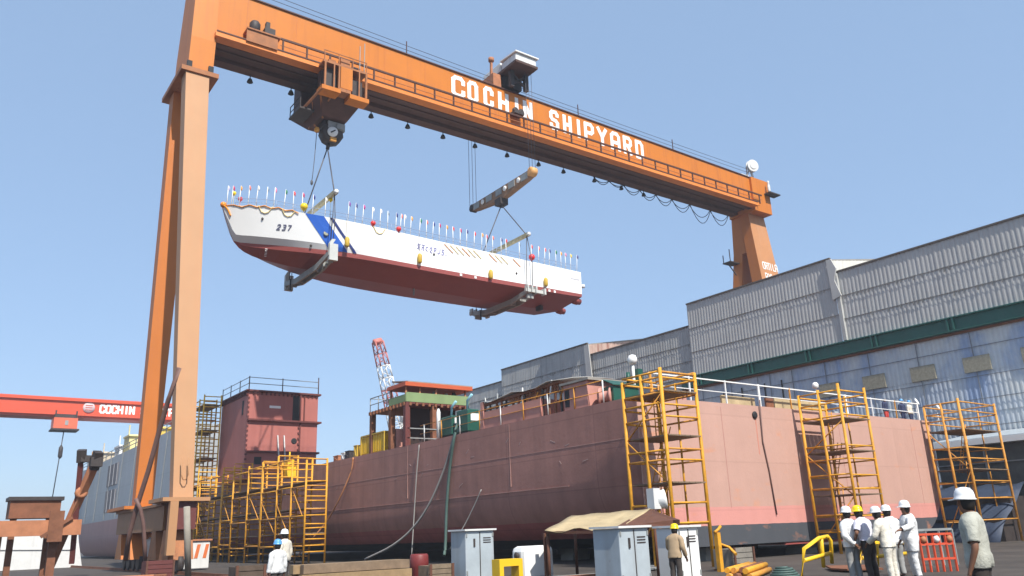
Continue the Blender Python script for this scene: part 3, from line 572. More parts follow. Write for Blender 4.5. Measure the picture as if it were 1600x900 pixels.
def ship_dressing():
    def balloon(px, py, r, m, lab):
        x = at(px, py, Y=52.2).x; yy = YC - sterp(x, 1) - .02; p = at(px, py, Y=yy)
        b = MB(); b.lathe([(.03, -1.35 * r), (.06 * 1, -1.2 * r), (.25 * r, -1.05 * r), (.75 * r, -.7 * r), (.98 * r, -.2 * r), (r, .15 * r), (.85 * r, .6 * r), (.5 * r, .9 * r), (.02, r)], p, (0, -.15, 1), 14)
        b.tube([p + Vector((0, 0, -1.3 * r)), Vector((p.x, yy + .1, deckz(x)))], .01, 4); tag(b.build('balloon', m), lab, 'balloon', 'balloons on the hanging ship')
    RB = mat('red_balloon', FC['red'], .3); YB = mat('yellow_balloon', (.85, .6, .02), .3); OB = mat('orange_balloon', (.85, .28, .03), .3)
    balloon(475, 323, .28, YB, 'big yellow balloon at the deck edge just ahead of the blue stripe'); balloon(375.5, 311, .17, RB, 'small red balloon behind the bow of the hanging ship')
    balloon(366, 302, .15, YB, 'small yellow balloon floating above the bow of the hanging ship'); balloon(517, 312, .16, YB, 'yellow balloon beside the spreader bar over the blue stripe')
    balloon(583, 349, .2, RB, 'red balloon at the deck edge, nearest aft of the blue stripe'); balloon(623, 358, .2, RB, 'red balloon at the deck edge just ahead of the ship name'); balloon(831, 402, .28, RB, 'big red balloon at the deck edge near the stern slings')
    balloon(349, 320, .22, OB, 'orange balloon cluster at the very tip of the bow')
    # garlands
    def garland(pts, m, lab, r=.035):
        g = MB(); fine = []
        for a, b in zip(pts[:-1], pts[1:]):
            for k in range(4): fine.append(Vector(a).lerp(Vector(b), k / 4) + Vector((0, random.uniform(-.01, .01), random.uniform(-.006, .006))))
        fine.append(Vector(pts[-1]))
        pr = fine; g.tube(pr, r, 5); tag(g.build('flower_garland', m), lab, 'garland', 'flower garlands on the hanging ship')
    MG = mat('marigold_orange', (.75, .28, .02), .8, var=.4, scale=12); MY = mat('marigold_yellow', (.78, .62, .25), .8, var=.4, scale=12)
    garland([side(15.35 + .45 * k, .0 if k % 2 else .06, .06) + Vector((0, 0, .02)) for k in range(11)], MG, 'orange flower garland looped along the bow deck edge')
    garland([side(15.25 + .09 * k, .16 * k ** .8, .07) for k in range(6)], MG, 'orange garland hanging down the stem of the bow', .06)
    def vloop(px, w, dep, m, lab):
        x = at(px, 335, Y=52.2).x
        garland([side(x - w, 0, .05), side(x - w * .5, dep * .8, .05), side(x, dep, .05), side(x + w * .5, dep * .8, .05), side(x + w, 0, .05)], m, lab, .03)
    vloop(423, .45, .2, MY, 'yellow garland loop below the deck edge above the hull number'); vloop(455, .45, .2, MY, 'yellow garland loop just ahead of the big yellow balloon'); vloop(590, .5, .22, MY, 'yellow garland loop below the red balloon aft of the blue stripe')
    for k, px in enumerate((694, 703, 712, 721, 730, 739, 763, 772, 781, 800)):
        x = at(px, 385, Y=51.9).x
        garland([side(x + .12 * j * 2.2, .06 + .09 * j, .05) for j in range(4)], MY if k % 3 else MG, f'slanting flower strand below the deck edge aft of the ship name, {ordinal(k)} from the name', .028)
    # fenders on ropes
    for px, py, lab in ((543, 378, 'yellow fender hanging beside the blue stripe'), (656, 404, 'yellow fender hanging below the ship name'), (767, 429, 'yellow fender on the white side ahead of the stern slings'), (853, 441, 'yellow fender nearest the stern of the hanging ship')):
        p = at(px, py, Y=51.7); F = thing('fender', lab, 'fender', p, 'fenders on the hanging ship'); yy = YC - sterp(p.x, 1)
        p.y = yy - .2
        f = MB(); f.lathe([(.04, -.42), (.13, -.36), (.18, -.25), (.18, .25), (.13, .36), (.04, .42)], p, n=12); f.build('float', YFEND, F)
        f = MB(); f.tube([p + Vector((0, 0, .4)), Vector((p.x, yy - .03, deckz(p.x)))], .014, 4); f.build('rope', mat('pale_rope', (.6, .55, .4), .8), F)
ship_dressing()

def slings():
    for X, apex, lab, padlab in ((22.0, (23.15, 55.6, 31.7), 'bow', 0), (40.0, (42.15, 58.2, 31.8), 'stern', 1)):
        dz = deckz(X); zb_ = 25.85 if padlab == 0 else 26.15
        ya, yb = (50.9, 57.8) if padlab == 0 else (51.3, 59.2)
        S = thing('sling_spreader', f'mottled yellow grey spreader bar lying over the {lab} deck of the hanging ship', 'spreader bar', (X, 55, zb_), 'spreader bars over the hanging ship')
        b = MB()
        b.box(X - .14, X + .14, ya, yb, zb_ - .15, zb_ + .15); b.build('bar', mat('mottled_bar_paint', (.34, .3, .18), .7, var=.4, scale=3, rust=.35, rustcol=(.1, .08, .07)), S)
        for y in (ya + .05, yb - .05): MB().lathe([(.08, -.14), (.17, -.1), (.17, .1), (.08, .14)], (X, y, zb_), (0, 1, 0)).build('end_cap', WHITEW if y < 55 else DARK, S)
        for y in (ya + .35, yb - .35):
            tag(MB().tube([(X, y, zb_), apex], .05, 6).build('sling_rope', WIRE), f'dark wire sling from the {"hook block" if padlab == 0 else "spreader beam"} to the {"near" if y < 55 else "far"} end of the {lab} bar', 'sling', 'wire slings of the hanging ship')
            for dx in ((-.08, .1) if padlab == 0 else (-.25, .35)):
                tag(MB().tube([(X, y, zb_), (X + dx, min(y, 51.5) if y < 55 else max(y, 59.5), dz - .2), (X + dx, 51.62 if y < 55 else 59.4, 21.0)], .035, 5).build('sling_rope', WIRE), f'{"forward" if dx < 0 else "after"} wire sling dropping from the {"near" if y < 55 else "far"} end of the {lab} bar past the hull', 'sling', 'wire slings of the hanging ship')
        C = thing('lifting_cradle', f'grey steel lifting cradle under the {lab} of the hanging ship', 'lifting cradle', (X, 55, 20.4), 'lifting cradles')
        w = .34 if padlab == 0 else .5; kz = sterp(X, 9) - .04; cz = sterp(X, 8)
        c = MB()
        for xx in (X - w, X + w - .16):
            c.prism([(xx, 51.2, cz - .25), (xx, 51.2, cz - .6), (xx, 53.5, kz - .55), (xx, 57.5, kz - .55), (xx, 59.8, cz - .6), (xx, 59.8, cz - .25), (xx, 57.5, kz - .1), (xx, 53.5, kz - .1)], (.16, 0, 0))
        c.build('beam', CRADLE, C)
        for y in (51.5, 52.6, 54, 57, 58.4, 59.4): MB().box(X - w + .165, X + w - .165, y, y + .18, kz - .5, kz - .12).build('cross_plate', CRADLE, C)
        for y in (51.15, 59.7):
            e = MB()
            if padlab == 0: e.box(X - .3, X + .34, y - .05, y + .25, cz - .95, cz + .3); e.prism([(X - .3, y + .25, cz + .3), (X - .3, y - .05, cz + .3), (X - .1, y - .05, cz + .65), (X - .1, y + .25, cz + .65)], (.25, 0, 0))
            else:
                for dx in (-.55, -.1, .35): e.box(X + dx, X + dx + .14, y - .05, y + .4, cz - .55, cz + .05)
                e.box(X - .62, X + 1.3, y + .1, y + .35, cz - .5, cz - .22); e.box(X + 1.2, X + 1.38, y - .1, y + .4, cz - .6, cz - .05)
            e.build('end_bracket', mat('pale_grey_bracket', (.5, .51, .48), .6, var=.15), C)
        for y in (58.2,): MB().bar((X - w - .1, y, kz - .9), (X - w - .1, y, kz), .1).build('guide_post', DARK, C)
slings()

# ================================================================== BIG HULL IN THE DOCK
X0, Y0, ZD = 24.26, 24.25, 6.86
XR = 48.4
def big_hull():
    T = thing('ship_hull', 'long unfinished ship hull in maroon and pink primer standing in the building dock', 'ship', (36, 60, 0))
    PRT = hull_mat('maroon_side_primer', (.345, .165, .13), [(1.9, (.34, .1, .09)), (1.1, (.03, .028, .03))], seam=2.6, wear=.17)  # lowest black band is the shadow under the bilge, put into the colour
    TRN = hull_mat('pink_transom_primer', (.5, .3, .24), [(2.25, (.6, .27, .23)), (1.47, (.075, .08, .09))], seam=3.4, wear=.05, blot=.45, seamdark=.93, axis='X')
    def sect(y):
        # port profile from deck to keel; the bilge grows rounder and tucks in aft
        t = max(0, min(1, (y - Y0) / 30)); r = 3.0 - 1.0 * t; zb = .62; tuck = .9 * (1 - t)
        pts = [(X0, ZD), (X0, 5.2), (X0 + .02, 3.6)]
        for k in range(9):
            a = k / 8 * math.pi / 2
            pts.append((X0 + .03 + (r * (1 - math.cos(a))) * (1 + tuck * .25), zb + r - r * math.sin(a)))
        pts.append((X0 + 9, zb - .05)); return pts
    rows = []
    ys = [Y0, 26, 28, 31, 35, 40, 46, 52, 60, 70, 80, 92]
    for y in ys: rows.append([(x, y, z) for x, z in sect(y)])
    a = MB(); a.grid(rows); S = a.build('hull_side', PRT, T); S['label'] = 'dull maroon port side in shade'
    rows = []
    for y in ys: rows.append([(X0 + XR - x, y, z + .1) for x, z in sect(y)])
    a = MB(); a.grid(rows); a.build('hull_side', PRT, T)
    a = MB(); a.hexa([(X0 + 8.9, Y0 + .05, .5), (XR - 8.9, Y0 + .05, .5), (XR - 8.9, 92, .5), (X0 + 8.9, 92, .5), (X0 + 8.9, Y0 + .05, .6), (XR - 8.9, Y0 + .05, .6), (XR - 8.9, 92, .6), (X0 + 8.9, 92, .6)]); a.build('bottom_plate', SHIPRED, T)
    # transom with square port corner and rounded starboard bilge
    q = MB(); r = 3.0; pts = [(X0 - .002, Y0 - .01, ZD)]
    sp = sect(Y0)
    pts += [(x, Y0 - .01, z) for x, z in [(X0 + .0, 2.2), (X0 + .15, 1.5), (X0 + .6, .9), (X0 + 1.3, .63)]]
    pts += [(XR - x_, Y0 - .01, z_) for x_, z_ in [(r * (1 - math.sin(b)) * 1.05, .62 + r * (1 - math.cos(b)) * 1.1) for b in [i * math.pi / 16 for i in range(9)]]]
    pts += [(XR, Y0 - .01, ZD + .1)]
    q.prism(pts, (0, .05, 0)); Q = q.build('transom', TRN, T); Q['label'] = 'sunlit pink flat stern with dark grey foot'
    d = MB(); d.box(X0 + .02, XR - .02, Y0 + .06, 92, ZD - .12, ZD - .02); d.build('deck', RUST, T)
    # fittings on the transom
    x = at(1177, 640, Y=Y0).x; MB().lathe([(.1, 0), (.17, .02), (.17, .07), (.1, .09)], (x, Y0 - .01, 6.45), (0, -1, 0)).build('scupper_hole', BLACK, Q)
    s = MB(); s.box(x + .02, x + .09, Y0 - .014, Y0 - .011, 4.6, 6.3); s.build('rust_run', mat('rust_run_stain', (.5, .2, .14), .7, var=.2), Q)
    for xs_ in (29.6, 38.9, 46.2): MB().box(xs_, xs_ + .03, Y0 - .016, Y0 - .0115, 2.2, 6.7).build('weld_seam', mat('grey_pink_seam', (.42, .2, .165), .6), Q)
    SM = mat('pale_weld_seam', (.4, .22, .18), .6, var=.2)
    for z, ya in ((3.42, 29), (5.15, 25)):
        MB().box(X0 - .012, X0 + .02, ya, 62, z, z + .035).build('weld_seam', SM, S)
    for y in (33.5, 44.2): MB().box(X0 - .013, X0 + .02, y, y + .04, 3.7, ZD - .05).build('weld_seam', SM, S)
    CH = mat('white_chalk', (.42, .3, .27), .9, var=.3, scale=9); rc = random.Random(8)
    for i in range(16):
        y = rc.uniform(27, 56); z = rc.uniform(3.9, 6.2); a = rc.uniform(-.9, .9); l = rc.uniform(.12, .4)
        MB().bar((X0 - .006, y, z), (X0 - .006, y + l * math.cos(a), z + l * math.sin(a)), .01, .03, up=(0, math.sin(a), -math.cos(a))).build('chalk_mark', CH, S)
    # rail round the stern
    P = MB(); P.bar((X0 + 1.2, Y0 + .35, ZD + 1.15), (XR - .3, Y0 + .35, ZD + 1.15), .055, .055); PR = P.build('stern_railing', WHITE, T)
    for z in (.62,): MB().bar((X0 + 1.2, Y0 + .35, ZD + z), (XR - .3, Y0 + .35, ZD + z), .035, .035).build('rail', WHITE, PR)
    for i in range(10):
        xx = X0 + 1.3 + i * 2.5; MB().bar((xx, Y0 + .35, ZD - .05), (xx, Y0 + .35, ZD + 1.2), .06 if i % 3 else .12, .06).build('rail_post', WHITE if i % 4 else YELRUST, PR)
    # low bulwark boards behind the rail
    for xa, xb, h, m in ((30.9, 33.4, .62, TARP), (35.0, 39.6, .75, TARP), (34.3, 34.9, .7, RUST), (27.2, 28.4, .55, PINK), (40.2, 41.2, .35, TIN)):
        MB().box(xa, xb, Y0 + .9, Y0 + 1.0, ZD - .1, ZD + h).build('bulwark_board', m, T)
    # side rail at port edge
    P = MB(); P.tube([(X0 + .2, 26.5, ZD + 1.05), (X0 + .2, 43, ZD + 1.05)], .024, 5); P = P.build('side_railing', YELRUST, T)
    MB().tube([(X0 + .2, 26.5, ZD + .55), (X0 + .2, 43, ZD + .55)], .018, 5).build('rail', YELRUST, P)
    for i in range(9): MB().tube([(X0 + .2, 26.5 + i * 2, ZD - .05), (X0 + .2, 26.5 + i * 2, ZD + 1.06)], .035, 5).build('rail_post', YELRUST if i % 2 else WHITEW, P)
big_hull()
def keel_blocks():
    b = MB(); b.box(-.6, .6, -.5, .5, -.02, .26); b.box(-.5, .5, -.45, .45, .262, .56); o0 = b.build('keel_block', CONC)
    n = 0
    for xx in (29, 36, 43):
        for j in range(5):
            o = o0 if n == 0 else o0.copy()
            if n: COL.objects.link(o)
            o.location = (xx, Y0 + 1.2 + j * 4.5, 0); n += 1
            tag(o, 'concrete block under the bottom of the unfinished hull', 'keel block', 'keel blocks in the dark under the hull')
keel_blocks()

def maroon_block():
    T = thing('superstructure_block', 'tall maroon ship block with ledges, standing on the unfinished hull behind yellow scaffolding', 'ship block', (26.6, 76, ZD))
    xa, xb, ya, yb = 23.3, 29.9, 72.0, 79.8
    b = MB(); b.box(xa, xb, ya, yb, ZD - .1, 14.62); B = b.build('block_wall', MAROON, T)
    for z, pr in ((14.62, .22), (12.0, .3), (9.2, .22)):
        l = MB(); l.box(xa - .02, xb + pr, ya - pr, ya - .003, z - .07, z + .09); l.box(xb + .003, xb + pr, ya, yb, z - .07, z + .09); l.build('deck_ledge', MARDK, T)
    l = MB(); l.box(xa - .18, xb, ya, yb + .1, 14.63, 14.75); l.build('deck_ledge', MARDK, T)
    d = MB(); d.box(27.45, 28.1, ya - .03, ya - .004, 12.1, 14.45); d.build('door_opening', BLACK, T)
    d = MB(); d.bar((28.15, ya - .1, 12.1), (28.15, ya - .1, 14.55), .12); d.bar((28.55, ya - .08, 12.1), (28.55, ya - .08, 14.55), .1); d.bar((28.2, ya - .05, 9.3), (28.2, ya - .05, 11.9), .12); d.build('stiffener', MARDK, T)
    h = MB(); h.lathe([(.27, 0), (.27, .025), (.2, .03)], (27.7, ya - .005, 10.25), (0, -1, 0), 16); h.build('round_hole', BLACK, T)
    w = MB(); w.box(24.1, 24.75, ya - .03, ya - .004, 8.1, 8.75); w.build('window_opening', BLACK, T)
    K = lambda *a: MB().box(*a).build('edge_bracket', MARDK, T)
    for i in range(16): K(xa + .35 + i * .4, xa + .47 + i * .4, ya - .1, ya - .003, 14.3, 14.545)
    for z in [7.2 + .42 * i for i in range(17)]: K(xa - .08, xa + .1, ya - .08, ya - .0031, z, z + .14)
    for z in [9.4 + .5 * i for i in range(5)]: K(28.0, 28.15, ya - .1, ya - .003, z, z + .16)
    for i in range(18): K(xa - .12, xa - .003, ya + .2 + i * .43, ya + .33 + i * .43, 14.25, 14.62)
    t = MB(); t.box(25.25, 26.3, ya - .014, ya - .004, 13.15, 13.38); t.build('chalk_marking', LETTER, T)
    t = MB(); t.bar((26.3, ya - .5, 7.4), (26.1, ya - .12, 10.7), .1); t.bar((26.85, ya - .5, 7.4), (26.7, ya - .12, 10.7), .1); t.build('ladder', WHITEW, T)
    t = MB(); t.box(xa - .03, xa - .004, 73.2, 73.6, 12.6, 13.9); t.build('side_slot', BLACK, T)
    r = MB()
    pts = [(xa, yb), (xa, ya), (xb, ya)]
    for z in (.55, 1.1): r.tube([(x, y, 14.75 + z) for x, y in pts], .035, 5)
    RR = r.build('roof_railing', GREY, T)
    for x, y in ((xa, yb), (xa, 77.3), (xa, 74.6), (xa, ya), (26.4, ya), (xb, ya)):
        MB().tube([(x, y, 14.6), (x, y, 15.95 if x < 29 else 16.3)], .05, 5).build('rail_post', GREY if y > 73 else RAILBR, RR)
maroon_block()

def deck_structures():
    # part-built deckhouse with orange roof
    T = thing('deckhouse', 'part built deckhouse on open posts with pale green bulwark and vivid orange roof', 'deckhouse', (26.6, 47, ZD))
    xa, xb, ya, yb, z = 24.3, 29.0, 44.5, 49.6, 9.5
    MB().box(xa, xb, ya, yb, z, z + .12).build('platform', MARDK, T)
    for x, y, m in ((xa + .12, ya + .15, MARDK), (xa + .12, 46.6, RUST), (xa + .15, yb - .2, RUST), (26.4, ya + .2, RUST), (xb - .2, ya + .2, RUST), (xb - .2, yb - .3, RUST), (xa + .9, 46.0, RUST)):
        MB().box(x - .16, x + .16, y - .16, y + .16, ZD - .03, z).build('post', m, T)
    MB().box(25.4, xb - .05, 46.1, 46.3, ZD - .03, z - .002).build('void_shade_sheet', mat('black_brown_void_shade', (.035, .02, .017), .8), T)  # dark sheet for the shaded void inside, its shade put into the colour
    MB().box(xa + .35, xa + 1.2, 46.4, 47.8, ZD - .03, ZD + 1.3).build('locker', PINK, T)
    for zz in (.5, 1.1): MB().bar((xa + .1, ya + .02, ZD + zz), (xb, ya + .02, ZD + zz), .06).build('guard_rail', GREY, T)
    for i in range(11): MB().box(xa - .12, xa - .003, ya + .1 + i * .47, ya + .3 + i * .47, z - .12, z + .1).build('edge_bracket', RUST, T)
    for i in range(10): MB().box(xa + .2 + i * .46, xa + .36 + i * .46, ya - .1, ya - .003, z - .12, z + .08).build('edge_bracket', RUST, T)
    g = MB(); g.box(xa, xb, ya - .02, ya + .04, z + .125, z + .72); g.box(xa - .02, xa + .04, ya + .045, 46.8, z + .125, z + .6); g.build('green_bulwark', LGREEN, T)
    for x, y in ((xa + .1, ya + .2), (xa + .1, 46.7), (xb - .15, ya + .2), (26.6, ya + .2), (xb - .15, 46.7), (25.4, ya + .2)):
        MB().tube([(x, y, z + .1), (x, y, z + 1.25)], .07, 6).build('roof_post', RUSTOR, T)
    r = MB(); r.hexa([(xa - .1, ya - .1, z + 1.12), (xb + .25, ya - .1, z + 1.12), (xb + .25, 46.9, z + 1.12), (xa - .1, 46.9, z + 1.12), (xa - .1, ya - .1, z + 1.37), (xb + .25, ya - .1, z + 1.37), (xb + .25, 46.9, z + 1.37), (xa - .1, 46.9, z + 1.37)]); r.build('roof_band', ROOFOR, T)
    r = MB(); r.hexa([(xa + .1, ya - .05, z + 1.38), (xb + .3, ya - .05, z + 1.38), (xb + .3, 46.6, z + 1.65), (xa + .1, 46.6, z + 1.65), (xa + .1, ya - .05, z + 1.44), (xb + .3, ya - .05, z + 1.44), (xb + .3, 46.6, z + 1.75), (xa + .1, 46.6, z + 1.75)]); r.build('roof_sheet', CONC, T)
    rr = MB(); rr.tube([(xa + .05, 46.8, z + 1.05), (xa + .05, yb, z + 1.05)], .035, 5); rr.tube([(xa + .05, 46.8, z + .6), (xa + .05, yb, z + .6)], .03, 5); rr.tube([(xa + .05, yb, z + 1.05), (xa + 3, yb, z + 1.05)], .03, 5)
    for y in (47.2, 48.4, yb): rr.tube([(xa + .05, y, z), (xa + .05, y, z + 1.05)], .035, 5)
    rr.build('platform_railing', GREY, T)
    for i, (x, y, c, s) in enumerate(((26.9, 45.4, (.25, .4, .45), .8), (27.8, 45.4, (.6, .62, .6), .75), (28.4, 45.4, (.05, .05, .05), .85))):
        b = MB(); b.box(x - .3, x + .3, y - .25, y + .25, z + .125, z + s); b.lathe([(.12, 0), (.18, .08), (.1, .24)], (x, y, z + s)); tag(b.build('gas_bottle_crate', mat(f'crate_paint_{"abc"[i]}', c, .6)), ('blue grey', 'white', 'black')[i] + ' gas bottle crate behind the green bulwark of the deckhouse', 'crate')
    # yellow shipping container
    C = thing('container', 'bright yellow corrugated container on the deck edge below the deckhouse', 'container', (24.9, 49.2, ZD))
    xa, ya, w, l, h = 24.35, 47.5, 2.2, 3.4, 1.25
    b = MB(); b.box(xa + .06, xa + w - .06, ya + .06, ya + l - .06, ZD - .01, ZD + h); b.build('shell', YBRIGHT, C)
    for i in range(14): MB().box(xa, xa + .058, ya + .12 + i * .235, ya + .24 + i * .235, ZD + .08, ZD + h - .08).build('side_rib', YBRIGHT, C) if i < 1 else None
    rb = MB()
    for i in range(1, 14): rb.box(xa + .005, xa + .058, ya + .12 + i * .235, ya + .24 + i * .235, ZD + .08, ZD + h - .08)
    for i in range(8): rb.box(xa + .15 + i * .25, xa + .28 + i * .25, ya + .005, ya + .058, ZD + .08, ZD + h - .08)
    rb.build('corrugation', YBRIGHT, C)
    fr = MB()
    for x in (xa, xa + w): fr.bar((x, ya, ZD), (x, ya, ZD + h), .1); fr.bar((x, ya + l, ZD), (x, ya + l, ZD + h), .1)
    fr.bar((xa, ya, ZD + h), (xa, ya + l, ZD + h), .09); fr.bar((xa, ya, ZD + h), (xa + w, ya, ZD + h), .09); fr.build('frame', YFEND, C)
    # green machinery
    for i, (x, y, w, h, lab) in enumerate(((24.6, 39.6, .7, 1.25, 'dark green tall generator set nearest the deckhouse'), (24.6, 37.9, .8, 1.4, 'dark green generator cabinet with a white panel'))):
        M = thing('generator', lab, 'generator', (x + .4, y, ZD), 'green generators on the hull deck')
        MB().box(x, x + w, y, y + 1.2, ZD + .15, ZD + h).build('cabinet', MACH, M, bevel=.05)
        MB().box(x + .05, x + w - .05, y + .05, y + 1.15, ZD - .03, ZD + .146).build('skid', DARK, M)
        MB().tube([(x + .2, y + .3, ZD + h - .02), (x + .2, y + .3, ZD + h + .5), (x + .25, y - .1, ZD + h + .8)], .08, 6).build('exhaust_pipe', CYAN, M)
        MB().box(x + .2, x + .75, y - .02, y - .003, ZD + .75, ZD + 1.15).build('white_panel', WHITE, M)
    c = MB(); c.lathe([(.12, 0), (.12, 1.6), (.08, 1.7), (.05, 1.8)], (24.5, 40.9, ZD)); tag(c.build('gas_cylinder', WHITE), 'tall white gas cylinder beside the green generators', 'gas cylinder')
    # pink unfinished deckhouse walls
    T = thing('unfinished_deckhouse', 'pink unfinished deckhouse walls with rusty frames at the deck edge', 'ship block', (25.5, 32, ZD))
    for y0, y1, h in ((31.2, 36.4, .95), ):
        MB().box(24.55, 24.65, y0, y1, ZD - .02, ZD + h).build('wall_plate', PINK, T)
    MB().box(24.65, 29, 31.15, 31.25, ZD - .02, ZD + .95).build('wall_plate', PINK, T)
    MB().box(24.5, 24.62, 36.2, 36.45, ZD - .02, ZD + 1.5).build('wall_plate', PINK, T)
    for i in range(14):
        y = 29.7 + i * .5; MB().bar((24.7, y, ZD), (24.7, y + random.uniform(-.1, .1), ZD + 1.45), .07, .12).build('frame_rib', RUST if i % 3 else DARK, T)
    for i in range(9):
        y = 29.8 + i * .75; MB().bar((24.6, y, ZD + random.uniform(.1, 1.0)), (24.6 + random.uniform(-.1, .5), y + random.uniform(-.6, .6), ZD + random.uniform(1.1, 1.9)), .06).build('loose_pipe', random.choice((RUST, WHITEW, YELRUST, GREY)), T)
    MB().bar((24.7, 29.8, ZD + 1.55), (24.7, 36.3, ZD + 1.35), .14).build('top_beam', RUST, T)
    MB().bar((24.75, 29.8, ZD + 1.2), (24.75, 36.3, ZD + 1.1), .1).build('top_beam', RUST, T)
    t = MB()
    rows = []
    for i in range(8):
        y = 29.6 + i * .98; rows.append([(24.5 + j * .9, y, ZD + 1.62 - .02 * i + .16 * math.sin(i * 1.9 + j) * .6 + .1 * j) for j in range(5)])
    t.grid(rows); t.build('roof_tarpaulin', mat('pale_grey_tarpaulin', (.5, .49, .46), .8, var=.15), T, solid=.02)
    T = thing('unfinished_deckhouse', 'low pink steel cabin on the deck just left of the corner scaffold', 'ship block', (25.5, 28.6, ZD))
    MB().box(24.5, 27.2, 27.6, 29.3, ZD - .02, ZD + 1.25).build('cabin_wall', PINK, T); MB().box(24.4, 27.4, 27.4, 29.5, ZD + 1.255, ZD + 1.36).build('roof', CONC, T)
    MB().box(24.47, 24.5, 28.9, 29.2, ZD + .2, ZD + 1.0).build('door_opening', BLACK, T)
    c = MB(); c.lathe([(.15, -.3), (.42, -.3), (.42, -.22), (.25, -.2), (.25, .2), (.42, .22), (.42, .3), (.15, .3)], (25.0, 26.9, ZD + .42), (.6, -1, 0), 18); tag(c.build('cable_reel', PINK), 'pink round cable drum on deck beside the corner scaffold', 'cable reel')
    w = MB(); w.box(25.0, 26.6, 26.4, 27.1, ZD, ZD + .85); w.prism([(24.9, 26.3, ZD + .86), (26.7, 26.3, ZD + .86), (26.6, 27.1, ZD + 1.2), (25.0, 27.1, ZD + 1.2)], (0, 0, .04)); w.lathe([(.1, 0), (.1, .5)], (26.3, 26.7, ZD + 1.1)); tag(w.build('welding_set', MACH), 'green welding set on deck beside the corner scaffold', 'welding set')
    # white globe light on mast
    L = thing('mast_light', 'big white globe light on a short white mast behind the corner scaffold', 'light', (26.9, 27, ZD))
    p = at(988, 562, Y=27)
    MB().lathe([(.02, -.24), (.15, -.21), (.23, -.08), (.23, .06), (.16, .2), (.02, .25)], p, n=16).build('globe', WHITE, L)
    MB().tube([(p.x, 27, ZD), p + Vector((0, 0, -.3))], .07, 8).build('mast', WHITEW, L); MB().box(p.x + .12, p.x + .42, 26.8, 27.1, p.z - 1.25, p.z - .45).build('control_box', MACH, L)
    for px, py, yy in ((1274, 603, 25.2), ):
        p = at(px, py, Y=yy); L = thing('mast_light', 'small white lamp on a thin post at the stern rail by the second scaffold', 'light', (p.x, yy, ZD))
        MB().lathe([(.05, -.15), (.16, -.1), (.17, .08), (.1, .18), (.02, .2)], p, n=12).build('lamp_head', WHITE, L); MB().tube([(p.x, yy, ZD), p + Vector((0, 0, -.1))], .045, 6).build('post', WHITEW, L)
    for px, py, lab in ((1430, 629, 'white floodlight above the stern rail near the right end'), (1463, 637, 'white floodlight beyond the right end of the stern rail')):
        p = at(px, py, Y=26.5); p2 = Vector((p.x, p.y, ZD)); L = thing('floodlight', lab, 'floodlight', p2)
        MB().lathe([(.05, -.12), (.22, .08), (.24, .14), (.2, .16)], p, (.2, -.8, .3), 12).build('lamp_head', WHITE, L); MB().tube([p2, p], .04, 6).build('post', WHITEW, L)
    # bits along the port deck edge towards the container
    bits = [(24.6, 52.1, .5, .8, YFEND, 'tool_crate', 'pale yellow tool crate on the deck forward of the container', 'crate'), (24.6, 53.3, .7, .55, DARK, 'tool_crate', 'black tool crate at the deck edge near the maroon block', 'crate'), (24.7, 51.3, .4, .55, mat('crimson_tarp', (.5, .04, .1), .7), 'tool_crate', 'crimson covered crate touching the yellow container', 'crate'), (24.6, 55.2, .8, .4, RUSTOR, 'tool_crate', 'rust orange crate on the deck edge by the low scaffold', 'crate'), (24.6, 54.2, .5, .5, WHITEW, 'tool_crate', 'white crate between black and rust orange crates on the deck edge', 'crate')]
    for x, y, w, h, m, nm, lab, cat in bits:
        b = MB(); b.box(x, x + .7, y, y + w, ZD - .02, ZD + h); b.box(x - .03, x + .73, y - .03, y + w + .03, ZD + h + .002, ZD + h + .06); b.bar((x - .02, y + .1, ZD + .1), (x - .02, y + w - .1, ZD + h - .05), .04)
        tag(b.build(nm, m), lab, cat)
deck_structures()

# hoses and cables over the port side
def hoses():
    xh = X0 - .12
    def H(pts, r, m, lab, name='hose'):
        ps = [at(x, y, X=xx) for x, y, xx in pts]; out = []
        for i in range(len(ps) - 1):
            a, b = ps[i], ps[i + 1]; p0 = ps[i - 1] if i else a + (a - b); p3 = ps[i + 2] if i + 2 < len(ps) else b + (b - a)
            for k in range(6):
                t = k / 6; out.append(.5 * ((2 * a) + (b - p0) * t + (2 * p0 - 5 * a + 4 * b - p3) * t * t + (3 * a - p0 - 3 * b + p3) * t ** 3))
        out.append(ps[-1]); h = MB(); h.tube(out, r, 6); tag(h.build(name, m), lab, name)
    H([(716, 660, 24.9), (711, 676, xh), (703, 730, xh), (698, 790, xh), (696, 850, xh - .1), (694, 868, xh - .3)], .085, HOSEG, 'thick green hose hanging straight down the maroon side below the generators')
    H([(709, 682, xh), (695, 730, xh), (672, 785, xh - .2), (645, 825, xh - .5), (612, 853, xh - 1), (570, 874, xh - 1.6)], .06, HOSEP, 'pale hose sagging in a long curve across the maroon side')
    H([(655, 695, xh), (651, 740, xh), (647, 805, xh), (643, 870, xh - .2)], .035, HOSEP, 'thin pale hose hanging left of the sagging hose')
    H([(752, 765, xh), (741, 790, xh - .1), (725, 822, xh - .3), (703, 858, xh - .8)], .03, HOSEP, 'thin pale cable slanting to the white locker', 'cable')
    H([(552, 715, xh), (548, 738, xh), (530, 780, xh - .3), (508, 818, xh - .5), (478, 852, xh - 1.5), (466, 868, xh - 2)], .055, HOSEO, 'orange cable slanting from the deck edge past the low scaffold', 'cable')
    p = [at(1187, 625, Y=Y0 - .12), at(1192, 690, Y=Y0 - .06), at(1202, 735, Y=Y0 - .06), at(1214, 804, Y=Y0 - .06)]; c = MB(); c.tube(p, .035, 5); tag(c.build('cable', POLE), 'dark cable hanging down the middle of the pink stern', 'cable')
hoses()

